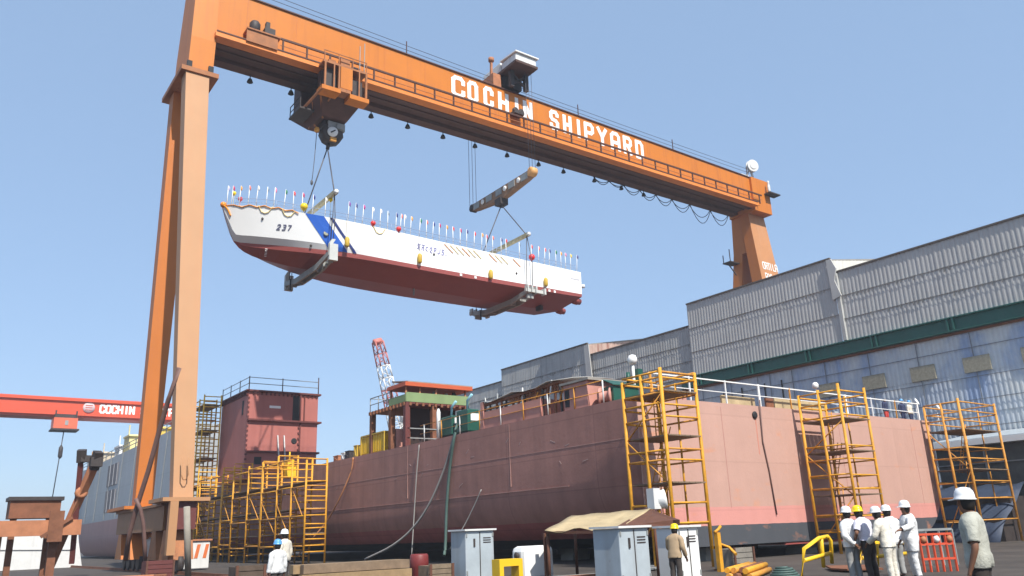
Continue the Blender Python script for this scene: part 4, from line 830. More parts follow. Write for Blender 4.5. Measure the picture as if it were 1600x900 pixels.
# ================================================================== SCAFFOLDS
def pole(parent, name, p, q, r, m): return MB().tube([p, q], r, 6).build(name, m, parent)
def tower(lab, X, Yn, X2, Yb, top, lifts, plats, m, seed):
    rnd = random.Random(seed); T = thing('scaffold_tower', lab, 'scaffold', ((X + X2) / 2, (Yn + Yb) / 2, 0), 'yellow scaffold towers at the stern')
    xm, ym = (X + X2) / 2, (Yn + Yb) / 2
    for x, y, dz in ((X, Yn, 0), (X, Yb, -.25), (X2, Yn, -.05), (X2, Yb, -.5), (X, ym, -.15), (X2, ym, -.3)):
        if y == ym and x == X2: pole(T, 'post', (x, y, 0), (x, y, top + dz), .045, m)
        else: pole(T, 'post', (x, y, 0), (x, y, top + dz), .075, m)
    for z in lifts:
        for a, b in (((X, Yn), (X, Yb)), ((X2, Yn), (X2, Yb)), ((X, Yn), (X2, Yn)), ((X, Yb), (X2, Yb))):
            j = rnd.uniform(-.06, .06); pole(T, 'ledger', (*a, z + j), (*b, z + j), .042, m if rnd.random() < .7 else YELRUST)
    for z in plats:
        p = MB(); n = 6
        for i in range(n):
            x0 = X + .06 + (X2 - X - .12) * i / n; p.box(x0, x0 + (X2 - X) / n - .04, Yn - .1, Yb + .08, z + .05, z + .1)
        p.build('platform', WOOD, T)
    zs = [0.3] + list(plats)
    for i, (a, b) in enumerate(zip(zs[:-1], zs[1:])):
        s = (i % 2) * .5; xa = xm + .1; ya = Yb - .35
        l = MB()
        for dx in (0, .34): l.tube([(xa + dx + .25 - s, ya, a), (xa + dx - .25 + s, ya - .5, b + .6)], .025, 5)
        k = a + .2
        while k < b + .5:
            t = (k - a) / (b + .6 - a); l.tube([(xa + (.25 - s) * (1 - 2 * t), ya - .5 * t, k), (xa + .34 + (.25 - s) * (1 - 2 * t), ya - .5 * t, k)], .018, 4); k += .3
        l.build('ladder', YELRUST, T)
    for i, (a, b) in enumerate(zip(zs[:-1], zs[1:])):
        pole(T, 'brace', (X, Yn if i % 2 else Yb, a), (X, Yb if i % 2 else Yn, b), .03, YELRUST)
    return T
n1 = at(1031, 580, d=31); l1 = at(975, 633, X=n1.x); r1 = at(1089, 629, Y=n1.y)
tower('yellow scaffold tower at the near corner of the pink stern', n1.x, n1.y, r1.x, min(l1.y, 24.05), 7.4, [1.6, 2.3, 3.9, 4.3, 5.5, 6.0, 6.45, 7.0, 7.3], [3.0, 4.75, 6.45], YEL, 3)
n2 = at(1310, 612, d=38.2); r2 = at(1351, 618, Y=n2.y)
tower('yellow scaffold tower against the middle of the pink stern', n2.x, n2.y, r2.x, 23.75, 7.75, [1.0, 1.7, 2.9, 3.5, 4.2, 4.9, 6.3, 6.9, 7.4], [2.55, 4.55, 6.05], YEL, 4)
n3 = at(1499, 640, X=47.4)
tower('rusty yellow scaffold tower at the right edge of the pink stern', n3.x, n3.y, n3.x + 4.4, 23.9, 7.9, [1.2, 2.4, 3.3, 4.6, 5.2, 6.7, 7.2, 7.7], [3.9, 6.1], YELRUST, 5)

def scaffold_run(lab, xo, xi, posts, step, plats, seed, m=YEL):
    """posts: (y, top) of each frame; frames stand across the hull side, a few ledgers run along it"""
    rnd = random.Random(seed); T = thing('scaffold_run', lab, 'scaffold', (xo, posts[0][0], 0), 'yellow scaffolding along the port side')
    cnt = 0
    for y, tp in posts:
        pole(T, 'post', (xo, y, 0), (xo, y, tp - rnd.uniform(0, .3)), .07, m); pole(T, 'post', (xi + rnd.uniform(-.05, .05), y, 0), (xi, y, tp), .07, m)
        z = .6 + rnd.uniform(-.2, .2)
        while z < tp + .02:
            if rnd.random() < .9 and cnt < 98: pole(T, 'rung', (xo, y, z), (xi, y, z + rnd.uniform(-.04, .04)), .05, m if rnd.random() < .65 else YELRUST); cnt += 1
            z += step * rnd.choice((.7, 1, 1, 1.35))
    for (ya, ta), (yb, tb) in zip(posts[:-1], posts[1:]):
        z = 1.2 + rnd.uniform(-.3, .3)
        while z < min(ta, tb):
            pole(T, 'ledger', (xo, ya, z), (xo, yb, z), .05, m if rnd.random() < .6 else YELRUST)
            if rnd.random() < .6: pole(T, 'ledger', (xi, ya, z + .1), (xi, yb, z + .1), .045, YELRUST)
            z += 1.9
        if rnd.random() < .6:
            z0 = rnd.uniform(1, 3.5); pole(T, 'brace', (xo, ya, z0), (xo, yb, z0 + 2.4), .035, YELRUST)
    for z, ya, yb in plats:
        for i in range(3):
            p = MB(); p.box(xo + .05 + i * (xi - xo) / 3, xo + .01 + (i + 1) * (xi - xo) / 3, ya, yb, z + .004 * i, z + .06 + .004 * i); p.build('plank', WOOD, T)
    return T
xo = 22.5
py = lambda px: at(px, 735, X=xo).y
pz = lambda px, yy: at(px, yy, X=xo).z
P = [(py(x), pz(x, y)) for x, y in ((511, 716), (488, 716), (465, 712), (441, 722))]
scaffold_run('yellow scaffold bays beside the bare maroon hull side, nearest of the low scaffolding', xo - 1.45, xo, P, .4, [(5.2, P[0][0], P[-1][0]), (3.5, P[0][0], P[-1][0]), (1.9, P[0][0], P[-1][0])], 11)
P2 = [(py(x), pz(x, y)) for x, y in ((440, 720), (418, 726), (394, 724), (377, 728))]
scaffold_run('middle yellow scaffold bays below the maroon block', xo - 1.45, xo, P2, .4, [(5.3, P2[0][0], P2[-1][0]), (3.5, P2[0][0], P2[-1][0]), (1.9, P2[0][0], P2[-1][0])], 12)
P3 = [(py(x), pz(x, y)) for x, y in ((376, 740), (357, 742), (340, 742), (320, 745))]
scaffold_run('low yellow scaffold bays beside the foot of the tall scaffold', xo - 1.45, xo, P3, .4, [(5.3, P3[0][0], P3[-1][0]), (3.5, P3[0][0], P3[-1][0]), (1.9, P3[0][0], P3[-1][0])], 13)
P4 = [(at(x, 640, X=22.9).y, 15.2 - .2 * i) for i, x in enumerate((345, 338, 331, 324))]
TALLY = mat('sunlit_scaffold_yellow', (.8, .45, .04), .6, var=.25, scale=3, rust=.15, rustcol=(.3, .12, .03))  # lit copy of the scaffold yellow, brightened in colour against the girder's shadow
scaffold_run('tall yellow scaffold rising beside the shaded side of the maroon block', 21.3, 22.9, P4, .5, [(z, P4[0][0], P4[-1][0]) for z in (4, 6.6, 9.2, 11.8, 14.2)], 14, TALLY)
b = MB(); y0 = at(455, 730, X=22.9).y; b.box(22.6, 23.3, y0, y0 + 1.3, pz(450, 745), pz(450, 727)); b.box(22.7, 23.2, y0 + .2, y0 + 1.1, pz(450, 727) + .002, pz(450, 717)); b.tube([(22.9, y0 + .4, pz(450, 717)), (22.9, y0 + .4, pz(450, 717) + .6)], .06, 5); tag(b.build('compressor', YBRIGHT), 'bright yellow compressor standing on the scaffold below the maroon block', 'compressor')
for px, py_, lab in ((312, 778, 'blue drum on the tall scaffold beside the crane leg'),):
    p = at(px, py_ + 4, X=22.6); c = MB(); c.lathe([(.3, 0), (.36, .04), (.35, .4), (.37, .45), (.35, .9), (.3, .95)], (p.x, p.y, p.z), n=14); tag(c.build('drum', BLUED), lab, 'drum')

# ================================================================== FABRICATION HALL ON THE RIGHT
def hall():
    SHEET = mat('weathered_grey_sheeting', (.46, .455, .435), .8, var=.1, scale=.5, streak=.22, streakcol=(.33, .32, .3))
    SHEETD = mat('older_dark_sheeting', (.42, .42, .4), .8, var=.12, scale=.5, streak=.5, streakcol=(.2, .2, .2))
    SHEETL = mat('pale_cream_sheeting', (.58, .57, .52), .75, var=.1, streak=.25, streakcol=(.3, .28, .24))
    RSHEET = mat('rust_streaked_sheeting', (.42, .3, .25), .8, var=.2, streak=.95, streakcol=(.2, .06, .04))
    T = thing('fabrication_hall', 'long grey corrugated shipyard hall with dark green beam and blue patched lower wall', 'building', (66, 50, 0))
    XB = 60.
    def sheet(y0, y1, z0, z1, x, m, name='upper_cladding', rows=3, par=T):
        mb = MB(); p = .34; n = int((y1 - y0) / p)
        hz = (z1 - z0) / rows
        for r in range(rows):
            za = z0 + r * hz - (.12 if r else 0); zb = z0 + (r + 1) * hz; dx = .0 - .03 * (rows - 1 - r) * 0
            top = []; bot = []
            for i in range(n + 1):
                y = y0 + (y1 - y0) * i / n
                for k, (f, d) in enumerate(((0, 0), (.25, 0), (.5, -.02), (.8, -.02))):
                    yy = y + f * p
                    if yy > y1: break
                    lean = random.Random(int(y * 3 / 1.1) * 7 + r).uniform(-.006, .006)
                    top.append((x + d + lean, yy, zb)); bot.append((x + d + lean - .035, yy, za))
            mb.grid([bot, top], sm=False)
        return mb.build(name, m, par)
    segs = [(-30, 35.6, 21.3, XB, SHEET), (35.7, 51.8, 22.55, XB - .15, SHEET), (51.9, 66.8, 20.4, XB + .12, SHEETD), (66.9, 84, 21.75, XB - .1, SHEETD), (84.1, 112, 20.3, XB + .1, SHEETD)]
    for y0, y1, zt, x, m in segs:
        sheet(y0, y1, 15.45, zt, x, m)
        c = MB(); c.box(x - .12, x + .1, y0, y1, zt + .002, zt + .14); c.build('eave_capping', mat('eave_brown', (.12, .1, .085), .8, rust=.2), T)
        c = MB(); c.hexa([(x + .02, y0, zt - .1), (x + 12, y0, zt + 2.0), (x + 12, y1, zt + 2.0), (x + .02, y1, zt - .1), (x + .02, y0, zt), (x + 12, y0, zt + 2.15), (x + 12, y1, zt + 2.15), (x + .02, y1, zt)]); c.build('roof', CONC, T)
        for f in (1 / 3, 2 / 3):
            z = 15.45 + (zt - 15.45) * f; b = MB(); rnd = random.Random(int(z * 100))
            b.box(x - .115, x - .102, y0 + .05, y1 - .05, z - .125, z - .1)
            yy = y0 + .3
            while yy < y1 - .2:
                if rnd.random() < .7: b.box(x - .118, x - .103, yy, yy + rnd.uniform(.04, .1), z - .2 - rnd.uniform(0, .25), z - .06)
                yy += .34 * rnd.choice((1, 1, 2))
            b.build('lap_joint', mat('lap_joint_dirt', (.24, .23, .21), .9), T)
    for y, zt, m, zl in ((35.7, 22.55, SHEETL, 21.2), (66.9, 21.75, RSHEET, 20.2)):      # ends facing the camera where the roof steps up
        mb = MB(); n = 36
        top = [(XB + 10.2 * i / n, y - .03 - (.06 if i % 2 else 0), zt - .1 + 1.75 * i / n) for i in range(n + 1)]; bot = [(p[0], p[1], zl - 3) for p in top]
        mb.grid([bot, top], sm=False); mb.build('step_end_cladding', m, T)
    fl = MB(); fl.prism([(59.62, 35.55, 22.5), (59.62, 35.2, 21.6), (59.62, 35.5, 20.6), (59.62, 35.1, 19.2), (59.62, 35.9, 19.0), (59.62, 36.0, 22.5)], (.14, 0, 0)); fl.build('torn_flashing', SHEET, T)
    fl = MB(); fl.prism([(59.7, 66.6, 21.6), (59.7, 66.3, 17.2), (59.7, 67.2, 17.0), (59.7, 67.4, 21.6)], (.12, 0, 0)); fl.build('torn_flashing', SHEET, T)
    w = MB(); w.box(59.72, 60.3, 35.3, 35.62, 15.5, 21.2); w.build('corner_shade_strip', SHEETD, T)  # darker strip where only a shadow falls at the roof step
    g = MB(); g.box(XB - .1, XB + .3, -30, 53.5, 14.45, 15.35); g.box(XB - .32, XB + .3, -30, 53.5, 15.352, 15.44); g.box(XB - .32, XB + .3, -30, 53.5, 14.36, 14.448)
    for y in range(-28, 54, 6): g.box(XB - .3, XB - .101, y + .8, y + .92, 14.45, 15.35); g.box(XB - .3, XB - .101, y + 1.2, y + 1.32, 14.45, 15.35)
    g.build('crane_beam', GREEN, T)
    g = MB(); g.box(XB - .05, XB + .2, -30, 53.5, 14.15, 14.3); g.build('beam_under_rail', RUST, T)
    # lower wall in sheets with paint patches
    lm = bpy.data.materials.new('blue_patched_sheeting'); lm.use_nodes = True; nt = lm.node_tree; N = nt.nodes; L = nt.links; b = N['Principled BSDF']; b.inputs['Roughness'].default_value = .7
    ge = N.new('ShaderNodeNewGeometry'); mp = N.new('ShaderNodeMapping'); mp.inputs['Scale'].default_value = (.1, .22, .14); mp.inputs['Rotation'].default_value = (R(12), 0, 0); L.new(ge.outputs['Position'], mp.inputs[0])
    n1_ = N.new('ShaderNodeTexNoise'); n1_.inputs['Scale'].default_value = 1.2; n1_.inputs['Detail'].default_value = 8; n1_.inputs['Roughness'].default_value = .65; n1_.inputs['Distortion'].default_value = .6; L.new(mp.outputs[0], n1_.inputs['Vector'])
    cr = N.new('ShaderNodeValToRGB'); e = cr.color_ramp.elements; e[0].position = .36; e[0].color = (.3, .38, .53, 1); e[1].position = .66; e[1].color = (.58, .59, .57, 1)
    x_ = e.new(.46); x_.color = (.43, .48, .55, 1); x_ = e.new(.54); x_.color = (.52, .55, .57, 1); L.new(n1_.outputs['Fac'], cr.inputs[0])
    n2_ = N.new('ShaderNodeTexNoise'); n2_.inputs['Scale'].default_value = 2; n2_.inputs['Detail'].default_value = 6; L.new(ge.outputs['Position'], n2_.inputs['Vector'])
    r2 = N.new('ShaderNodeMapRange'); r2.inputs[3].default_value = .85; r2.inputs[4].default_value = 1.14; L.new(n2_.outputs['Fac'], r2.inputs[0])
    mx = N.new('ShaderNodeMix'); mx.data_type = 'RGBA'; mx.blend_type = 'MULTIPLY'; mx.inputs[0].default_value = 1; L.new(cr.outputs[0], mx.inputs[6]); L.new(r2.outputs[0], mx.inputs[7]); L.new(mx.outputs[2], b.inputs['Base Color'])
    lw = sheet(-30, 53.5, 0, 14.2, XB + .15, lm, 'lower_cladding', 5)
    sheet(53.5, 112, 0, 15.5, XB + .2, SHEETD, 'lower_cladding', 4)
    VP = mat('brown_translucent_panel', (.3, .27, .2), .6, var=.3, scale=6)
    for k in range(10):
        y0 = 36.75 - 3.92 * k; f = MB(); f.box(XB - .03, XB + .1, y0, y0 + 1.85, 11.25, 12.35); f.build('vent_panel', VP, lw)
    jn = MB()
    for z in (5.2, 7.4, 9.3, 10.9, 13.0): jn.box(XB + .03, XB + .045, -30, 53.5, z, z + .05)
    for y in (51, 48.2, 47.6, 44.6, 43.3, 41.0, 37.8, 33.9, 30, 26, 22): jn.box(XB + .025, XB + .045, y, y + .07, 5, 14.1)
    jn.build('sheet_gap', mat('wall_gap_grey', (.2, .21, .23), .8), lw)
    for y in (48.5, 43.9, 42.1, 46.4): MB().box(XB + .01, XB + .045, y, y + .13, 8, 13.4).build('dark_post', DARK, lw)
hall()
def leanto():
    T = thing('leanto_shed', 'dark low shed with pale eave at the foot of the hall behind the rusty scaffold', 'shed', (57, 20, 0))
    w = MB(); w.box(54.1, 59.9, -20, 27, 0, 5.7); W = w.build('wall', mat('dark_grid_wall', (.1, .1, .09), .8, var=.3, scale=2), T)
    e = MB(); e.box(53.6, 54.3, -20, 27.1, 5.72, 6.08); e.build('eave', WHITE, T)
    rf = MB(); rf.hexa([(53.9, -20, 6.09), (59.9, -20, 6.9), (59.9, 27.1, 6.9), (53.9, 27.1, 6.09), (53.9, -20, 6.15), (59.9, -20, 6.98), (59.9, 27.1, 6.98), (53.9, 27.1, 6.15)]); rf.build('roof', TIN, T)
    for y in range(-18, 27, 3): MB().bar((54.04, y, 0), (54.04, y, 5.7), .1).build('wall_post', GREY, W)
    for z in (1.6, 3.2, 4.6): MB().bar((54.03, -20, z), (54.03, 27, z), .07).build('wall_rail', GREY, W)
    s = thing('tarpaulin_stack', 'dark navy sheeted heap sloping down beside the round corner of the pink stern', 'covered stack', (51, 24, 0))
    mb = MB(); rows = []
    for i in range(10):
        y = 22 + i * .7; rows.append([(49.3 + 4.6 * j / 6, y, (3.2 * (j / 6) ** .8 if j else 0) + .12 * math.sin(i * 2.1 + j * 1.3) * (j > 0)) for j in range(7)])
    mb.grid(rows); mb.build('sheet', mat('navy_tarpaulin', (.035, .05, .085), .6, var=.3, bump=.4), s, solid=.03)
    b = MB(); b.box(50.5, 53.8, 22.2, 28, 0, 1.3); b.box(52, 53.9, 22.2, 28.2, 1.31, 2.5); b.build('stacked_plates', DARK, s)
leanto()

# ================================================================== FAR BACKGROUND
def far_ship():
    T = thing('far_ship', 'big pale grey ship with pink bottom moored beyond the crane leg', 'ship', (29, 130, 0))
    m = hull_mat('pale_grey_hull_paint', (.36, .39, .41), [(5.2, (.36, .2, .19))], seam=5, wear=.08, seamdark=.9)
    # half-breadth against length: (y, hb_deck, hb_mid, hb_wl, deck z)
    xc = 29.1
    st = [(90, 11.2, 11.2, 11.2, 14), (150, 11.2, 11.2, 11.0, 14), (156, 11, 10.6, 9.8, 14.1), (162, 10.4, 9.2, 7.4, 14.4), (168, 8.6, 6.2, 4.0, 15), (172, 6.4, 3.6, 1.6, 15.6), (176, 3.2, 1.2, .3, 16.1), (178.5, .1, .05, .04, 16.4)]
    st = [(y, h1 * .5625, h2 * .5625, h3 * .5625, zd) for y, h1, h2, h3, zd in st]
    a = MB(); rows = []
    for y, h1, h2, h3, zd in st: rows.append([(xc - h1, y, zd), (xc - (h1 + h2) / 2, y, zd * .72), (xc - h2, y, 6.5), (xc - h3, y, 3), (xc - h3 * .96, y, 1.2), (xc - h3 * .8, y, .3)])
    a.grid(rows); rows2 = [[(2 * xc - p[0], p[1], p[2]) for p in r] for r in rows]; a.grid(rows2); rows3 = [[r[0], r2[0]] for r, r2 in zip(rows, rows2)]; a.grid([[Vector(p) - Vector((0, 0, .05)) for p in r] for r in rows3], sm=False)
    n = a.add([Vector(p) for p in rows[0]] + [Vector(p) for p in rows2[0]][::-1]); a.face([n + i for i in range(12)])
    Hh = a.build('hull', m, T)
    for z0, z1 in ((9.9, 12.9), (6.3, 9.3)):
        p0 = 124.5; g = MB(); g.box(22.7, 22.78, p0, p0 + 7.2, z0, z1); G = g.build('louvre_panel', mat('louvre_dark_grey', (.14, .13, .14), .7, var=.2), T)
        s = MB()
        for k in range(3): s.box(22.66, 22.72, p0 + .3 + k * 2.5, p0 + .5 + k * 2.5, z0, z1)
        s.build('louvre_bar', mat('louvre_light_grey', (.4, .41, .42), .6), G)
    for y in range(98, 150, 8): MB().bar((22.72, y, 14), (22.72, y + 1.5, 5.4), .07, .07).build('side_rope', GREY, T)
    r = MB()
    for z in (.6, 1.1): r.tube([(23.0, 92, 14 + z), (23.0, 156, 14.1 + z)], .06, 4)
    for y in range(92, 157, 4): r.tube([(23, y, 14), (23, y, 15.1)], .06, 4)
    r.build('bulwark_rail', GREY, T)
    rnd = random.Random(5)
    words = ['beside the crane leg', 'next along', 'in the middle of the row', 'near the bow', 'foremost']
    for i, y in enumerate((108, 122, 128, 140, 150)):
        b = MB(); h = (1.6, 2.2, 1.4, 1.6, 1.3)[i]; b.box(23.3, 25.5, y, y + 3.4, 13.9, 14 + h); b.bar((23.3, y + .5, 14 + h), (23.3, y + .5, 15.6 + h), .15); b.prism([(23.2, y - .3, 14 + h), (25.6, y - .3, 14 + h), (25.6, y + 3.6, 14 + h), (23.2, y + 3.6, 14 + h)], (0, .2, .25))
        nm = ('yellow', 'pale yellow', 'white', 'beige', 'orange')[i]
        tag(b.build('deck_locker', mat(nm.replace(' ', '_') + '_locker_paint', ((.6, .42, .08), (.65, .55, .25), (.7, .7, .68), (.5, .42, .3), (.6, .3, .1))[i], .6, var=.2)), f'{nm} deck locker on the far grey ship, {words[i]}', 'deck locker')
far_ship()
def far_crane():
    T = thing('gantry_crane', 'distant red gantry crane girder with white lettering and a round emblem', 'crane', (25, 140, 0))
    za, zb = 20.9, 23.95
    g = MB(); g.box(-30, 36, 140, 143.5, za, zb); G = g.build('girder', REDCR, T)
    f = MB(); f.box(-30, 36, 139.7, 139.998, zb - .55, zb - .4); f.box(-30, 36, 139.7, 139.998, za + .3, za + .45); f.build('flange', REDCR, G)
    for x in (-29, 33.6):
        l = MB(); l.frustum((x - 1, x + 2, 132, 135, 0), (x, x + 2, 140, 142, za)); l.build('leg', REDCR, T); l = MB(); l.frustum((x - 1, x + 2, 149, 152, 0), (x, x + 2, 141.5, 143.5, za)); l.build('leg', REDCR, T)
    e = MB(); p = at(139, 637, Y=139.95); e.lathe([(.2, 0), (.85, .01), (.85, .05), (.2, .06)], p, (0, -1, 0), 20); e.build('round_emblem', mat('pale_emblem', (.62, .5, .5), .6), G)
    e = MB()
    for dz in (-.35, 0, .35): e.box(p.x - .5, p.x + .5, 139.86, 139.885, p.z + dz - .07, p.z + dz + .07)
    e.build('emblem_bars', mat('emblem_mark_red', (.5, .12, .1), .6), G)
    lt = MB()
    x0 = at(157, 637, Y=140).x; st = (at(212, 642, Y=140).x - x0) / 6
    zc = at(184, 640, Y=140).z
    for i, ch in enumerate('COCHIN SHIPYARD'):
        if ch == ' ': lt.build('lettering', LETTER, G); lt = MB(); continue
        xx = x0 + i * st * (1 if ch != 'I' else 1) + (.25 if ch == 'I' else 0); letter(lt, ch, lambda a, b, xx=xx: Vector((xx + a * 1.0, 139.97, zc - .6 + b * 1.15)), .3, 1)
    lt.build('lettering', LETTER, G)
    p = at(102, 656, Y=138.5)
    c = thing('crane_trolley', 'red trolley cabin hanging from the distant red crane girder', 'crane trolley', (p.x, 139, 19))
    b = MB(); b.box(p.x - 1.6, p.x + 1.6, 137.6, 140.5, 18.9, 20.5); b.build('cabin', mat('trolley_red_paint', (.68, .14, .07), .5), c); b = MB(); b.box(p.x - 1.8, p.x + 1.9, 137.4, 140.6, 18.65, 18.88); b.box(p.x - 1.5, p.x + 1.5, 138, 139.6, 20.5, 21.1); b.bar((p.x - 1.4, 137.9, 20.5), (p.x - 1.4, 137.9, 21.6), .2); b.bar((p.x + 1.4, 137.9, 20.5), (p.x + 1.4, 137.9, 21.6), .2); b.build('frame', DARK, c); MB().box(p.x - .1, p.x + .35, 137.55, 137.598, 19.4, 20.1).build('cabin_window', GREY, c)
    w = MB(); w.tube([(p.x, 138.5, 18.7), (p.x - .4, 138.5, 9)], .07, 4); w.build('hoist_rope', WIRE, c); w = MB(); w.lathe([(.1, 0), (.3, .3), (.3, 1.6), (.1, 2)], (p.x - .1, 138.5, 14.5)); w.build('hook_block', DARK, c)
far_crane()
def boom():
    T = thing('crane_boom', 'red and white striped lattice crane boom rising beyond the unfinished hull', 'crane', (55, 107, 0))
    top = at(590, 534, d=120); bot = at(617, 652, d=120); base = bot + (bot - top) * .9
    ax = (base - top); Ln = ax.length; ax.normalize(); sx = ax.cross(Vector((0, 1, .2))).normalized(); sy = ax.cross(sx).normalized()
    nb = 12; RD = mat('hazy_boom_red', (.52, .17, .14), .6); cols = [RD, WHITE]  # red paled for distance, haze put into the colour
    for s in range(nb):
        a = top + ax * Ln * s / nb; b = top + ax * Ln * (s + 1) / nb; wa, wb = .62 + .5 * s / nb, .62 + .5 * (s + 1) / nb; mb = MB()
        ca = [a + sx * i * wa + sy * j * wa for i, j in ((-1, -1), (1, -1), (1, 1), (-1, 1))]; cb = [b + sx * i * wb + sy * j * wb for i, j in ((-1, -1), (1, -1), (1, 1), (-1, 1))]
        for k in range(4):
            mb.tube([ca[k], cb[k]], .11, 5)
            n2 = (k + 1) % 4; m_ = [(ca[i] + cb[i]) / 2 for i in range(4)]
            mb.tube([ca[k], m_[n2]], .05, 4); mb.tube([m_[n2], cb[k]], .05, 4); mb.tube([ca[k], ca[n2]], .06, 4)
        o = mb.build('boom_section', cols[(s // 2 + 0) % 2], T); o['label'] = 'red lattice section' if (s // 2) % 2 == 0 else 'white lattice section'
    h = MB(); h.lathe([(.3, -.7), (.5, -.6), (.5, .6), (.3, .7)], top, sx, 12); h.build('head_sheave', RD, T)
    c = MB(); c.box(base.x - 3, base.x + 3, base.y - 2, base.y + 4, 1.2, max(4, base.z + 1)); c.box(base.x - 3.5, base.x + 3.5, base.y - 3, base.y + 3, 0, 1.2); c.build('crane_body', RD, T)
boom()

# ================================================================== LEFT FOREGROUND CLUTTER
def left_clutter():
    def plank(name, pts, w, m, lab, cat, r2=None):
        mb = MB(); mb.tube(pts, w, 8, r2); return tag(mb.build(name, m), lab, cat)
    Dq = 44
    A = lambda x, y, d=Dq: at(x, y, d=d)
    plank('bent_pipe', [A(280, 575, 40), A(263, 625, 40), A(247, 680, 40), A(232, 735, 40), A(216, 785, 40), A(203, 830, 40), A(196, 875, 40)], .12, POLE, 'long rusty brown pipe leaning across the crane leg', 'pipe')
    plank('bent_pipe', [A(212, 779, 39.8), A(219, 795, 39.8), A(224, 818, 39.8), A(226, 850, 39.8), A(227, 884, 39.8)], .1, POLE, 'short bowed brown pipe meeting the long pipe in front of the crane sill', 'pipe')
    P = thing('shore_prop', 'dark vertical steel prop with a clamped top beside the leaning orange strut', 'prop', (A(118, 880).x, A(118, 880).y, 0))
    mb = MB(); mb.bar(A(127, 712), A(112, 880), .26); mb.build('post', MARDK, P)
    mb = MB(); mb.bar(A(128, 703), A(127, 722), .42); mb.box(A(129, 716).x - .1, A(129, 716).x + .45, A(129, 716).y - .2, A(129, 716).y + .2, A(129, 716).z - .2, A(129, 716).z + .15); mb.build('clamp_head', DARK, P)
    P = thing('leaning_strut', 'rusty orange steel strut with a black tip leaning to the right', 'strut', (A(80, 885).x, A(80, 885).y, 0))
    mb = MB(); mb.bar(A(147, 728), A(128, 770), .36); mb.bar(A(128, 770), A(78, 885), .34); mb.build('strut', RUSTOR, P)
    mb = MB(); mb.bar(A(154, 706), A(146, 733), .42); mb.box(A(150, 722).x - .3, A(150, 722).x + .3, A(150, 722).y - .3, A(150, 722).y + .2, A(150, 722).z - .25, A(150, 722).z + .25); mb.build('tip', DARK, P)
    mb = MB(); mb.lathe([(.2, -.2), (.32, -.15), (.32, .15), (.2, .2)], A(127, 770), (0, 1, 0)); mb.build('joint', RUSTOR, P)
    # steel box on a cross beam, runs on past the left edge
    P = thing('steel_beam', 'rusty orange horizontal beam with bolted plates below the open steel box', 'beam', A(60, 860))
    a = A(126, 823); mb = MB(); mb.box(a.x - 4.2, a.x, a.y - .25, a.y + .25, a.z - .42, a.z + .38); mb.build('beam', RUSTOR, P)
    mb = MB(); mb.box(a.x - 1.6, a.x - .9, a.y - .4, a.y - .26, a.z - .75, a.z + .85); mb.bar((a.x - 1.9, a.y - .33, a.z - .5), (a.x - .5, a.y - .33, a.z + .5), .15); mb.build('bolted_plate', RUST, P)
    for dx in (-3.8, -1.2): MB().box(a.x + dx - .2, a.x + dx + .2, a.y + .3, a.y + .7, 0, a.z + .3).build('support_post', RUST, P)
    P = thing('steel_box', 'open rust brown steel box standing above the rusty orange beam', 'steel box', A(60, 808))
    a = A(94, 800); mb = MB(); mb.box(a.x - 2.4, a.x, a.y, a.y + 1.6, a.z - .3, a.z + .62); mb.build('box', RUST, P); mb = MB(); mb.box(a.x - 2.5, a.x + .12, a.y - .12, a.y + 1.7, a.z + .625, a.z + .82); mb.build('rim', DARK, P)
    for dx in (-2.1, -.4): MB().box(a.x + dx - .15, a.x + dx + .15, a.y + .6, a.y + .9, 0, a.z - .3).build('leg', RUST, P)
    # white sheeted stack beyond the prop
    p = at(131, 858, d=70); mb = MB(); mb.prism([(p.x - 12, p.y, 0), (p.x, p.y, 0), (p.x - .6, p.y, 2.7), (p.x - 3, p.y, 2.9), (p.x - 12, p.y, 2.5)], (0, 3, 0)); mb.bar((p.x - 12, p.y - .05, 1.9), (p.x - 1, p.y - .05, 1.5), .1); tag(mb.build('sheeted_store', WHITEW), 'white sheeted store beyond the dark prop at the left', 'store')
    # things at the foot of the crane leg
    p = at(246, 856, d=50); T = thing('cable_drum', 'white cable drum on its stand in front of the crane bogies', 'cable drum', (p.x, p.y, 0))
    MB().lathe([(.3, -.1), (.55, 0), (.6, .1), (.6, .55), (.66, .6), (.66, 1.0), (.5, 1.12)], (p.x, p.y, .9), n=18).build('drum', WHITE, T); mb = MB(); mb.box(p.x - .8, p.x + .8, p.y - .5, p.y + .5, 0, .78); mb.build('stand', DARK, T)
    for px, lab, m in ((272, 'white machine box with orange stripes right of the white drum', WHITEW), (305, 'white and red striped barrier crate beside the tall scaffold foot', WHITEW)):
        p = at(px, 860, d=49); T = thing('machine_box', lab, 'machine', (p.x, p.y, 0)); w = .75
        MB().box(p.x - w, p.x + w, p.y - .4, p.y + .4, .1, 1.7).build('casing', m, T, bevel=.04); s = MB()
        for k in range(3): s.prism([(p.x - w + .1 + k * .5, p.y - .42, .7), (p.x - w + .3 + k * .5, p.y - .42, .7), (p.x - w + .45 + k * .5, p.y - .42, 1.5), (p.x - w + .25 + k * .5, p.y - .42, 1.5)], (0, .015, 0))
        s.build('stripes', mat('stripe_orange_red', (.62, .16, .05), .5), T); MB().box(p.x - w - .1, p.x + w + .1, p.y - .5, p.y + .5, 1.705, 1.8).build('lid', RUSTOR, T)
    p = at(295, 885, d=40); plank('timber_prop', [(p.x, p.y, 0), at(292, 792, d=40)], .16, mat('grey_timber', (.3, .27, .22), .9, var=.2), 'grey timber post in front of the crane leg foot', 'post')
left_clutter()

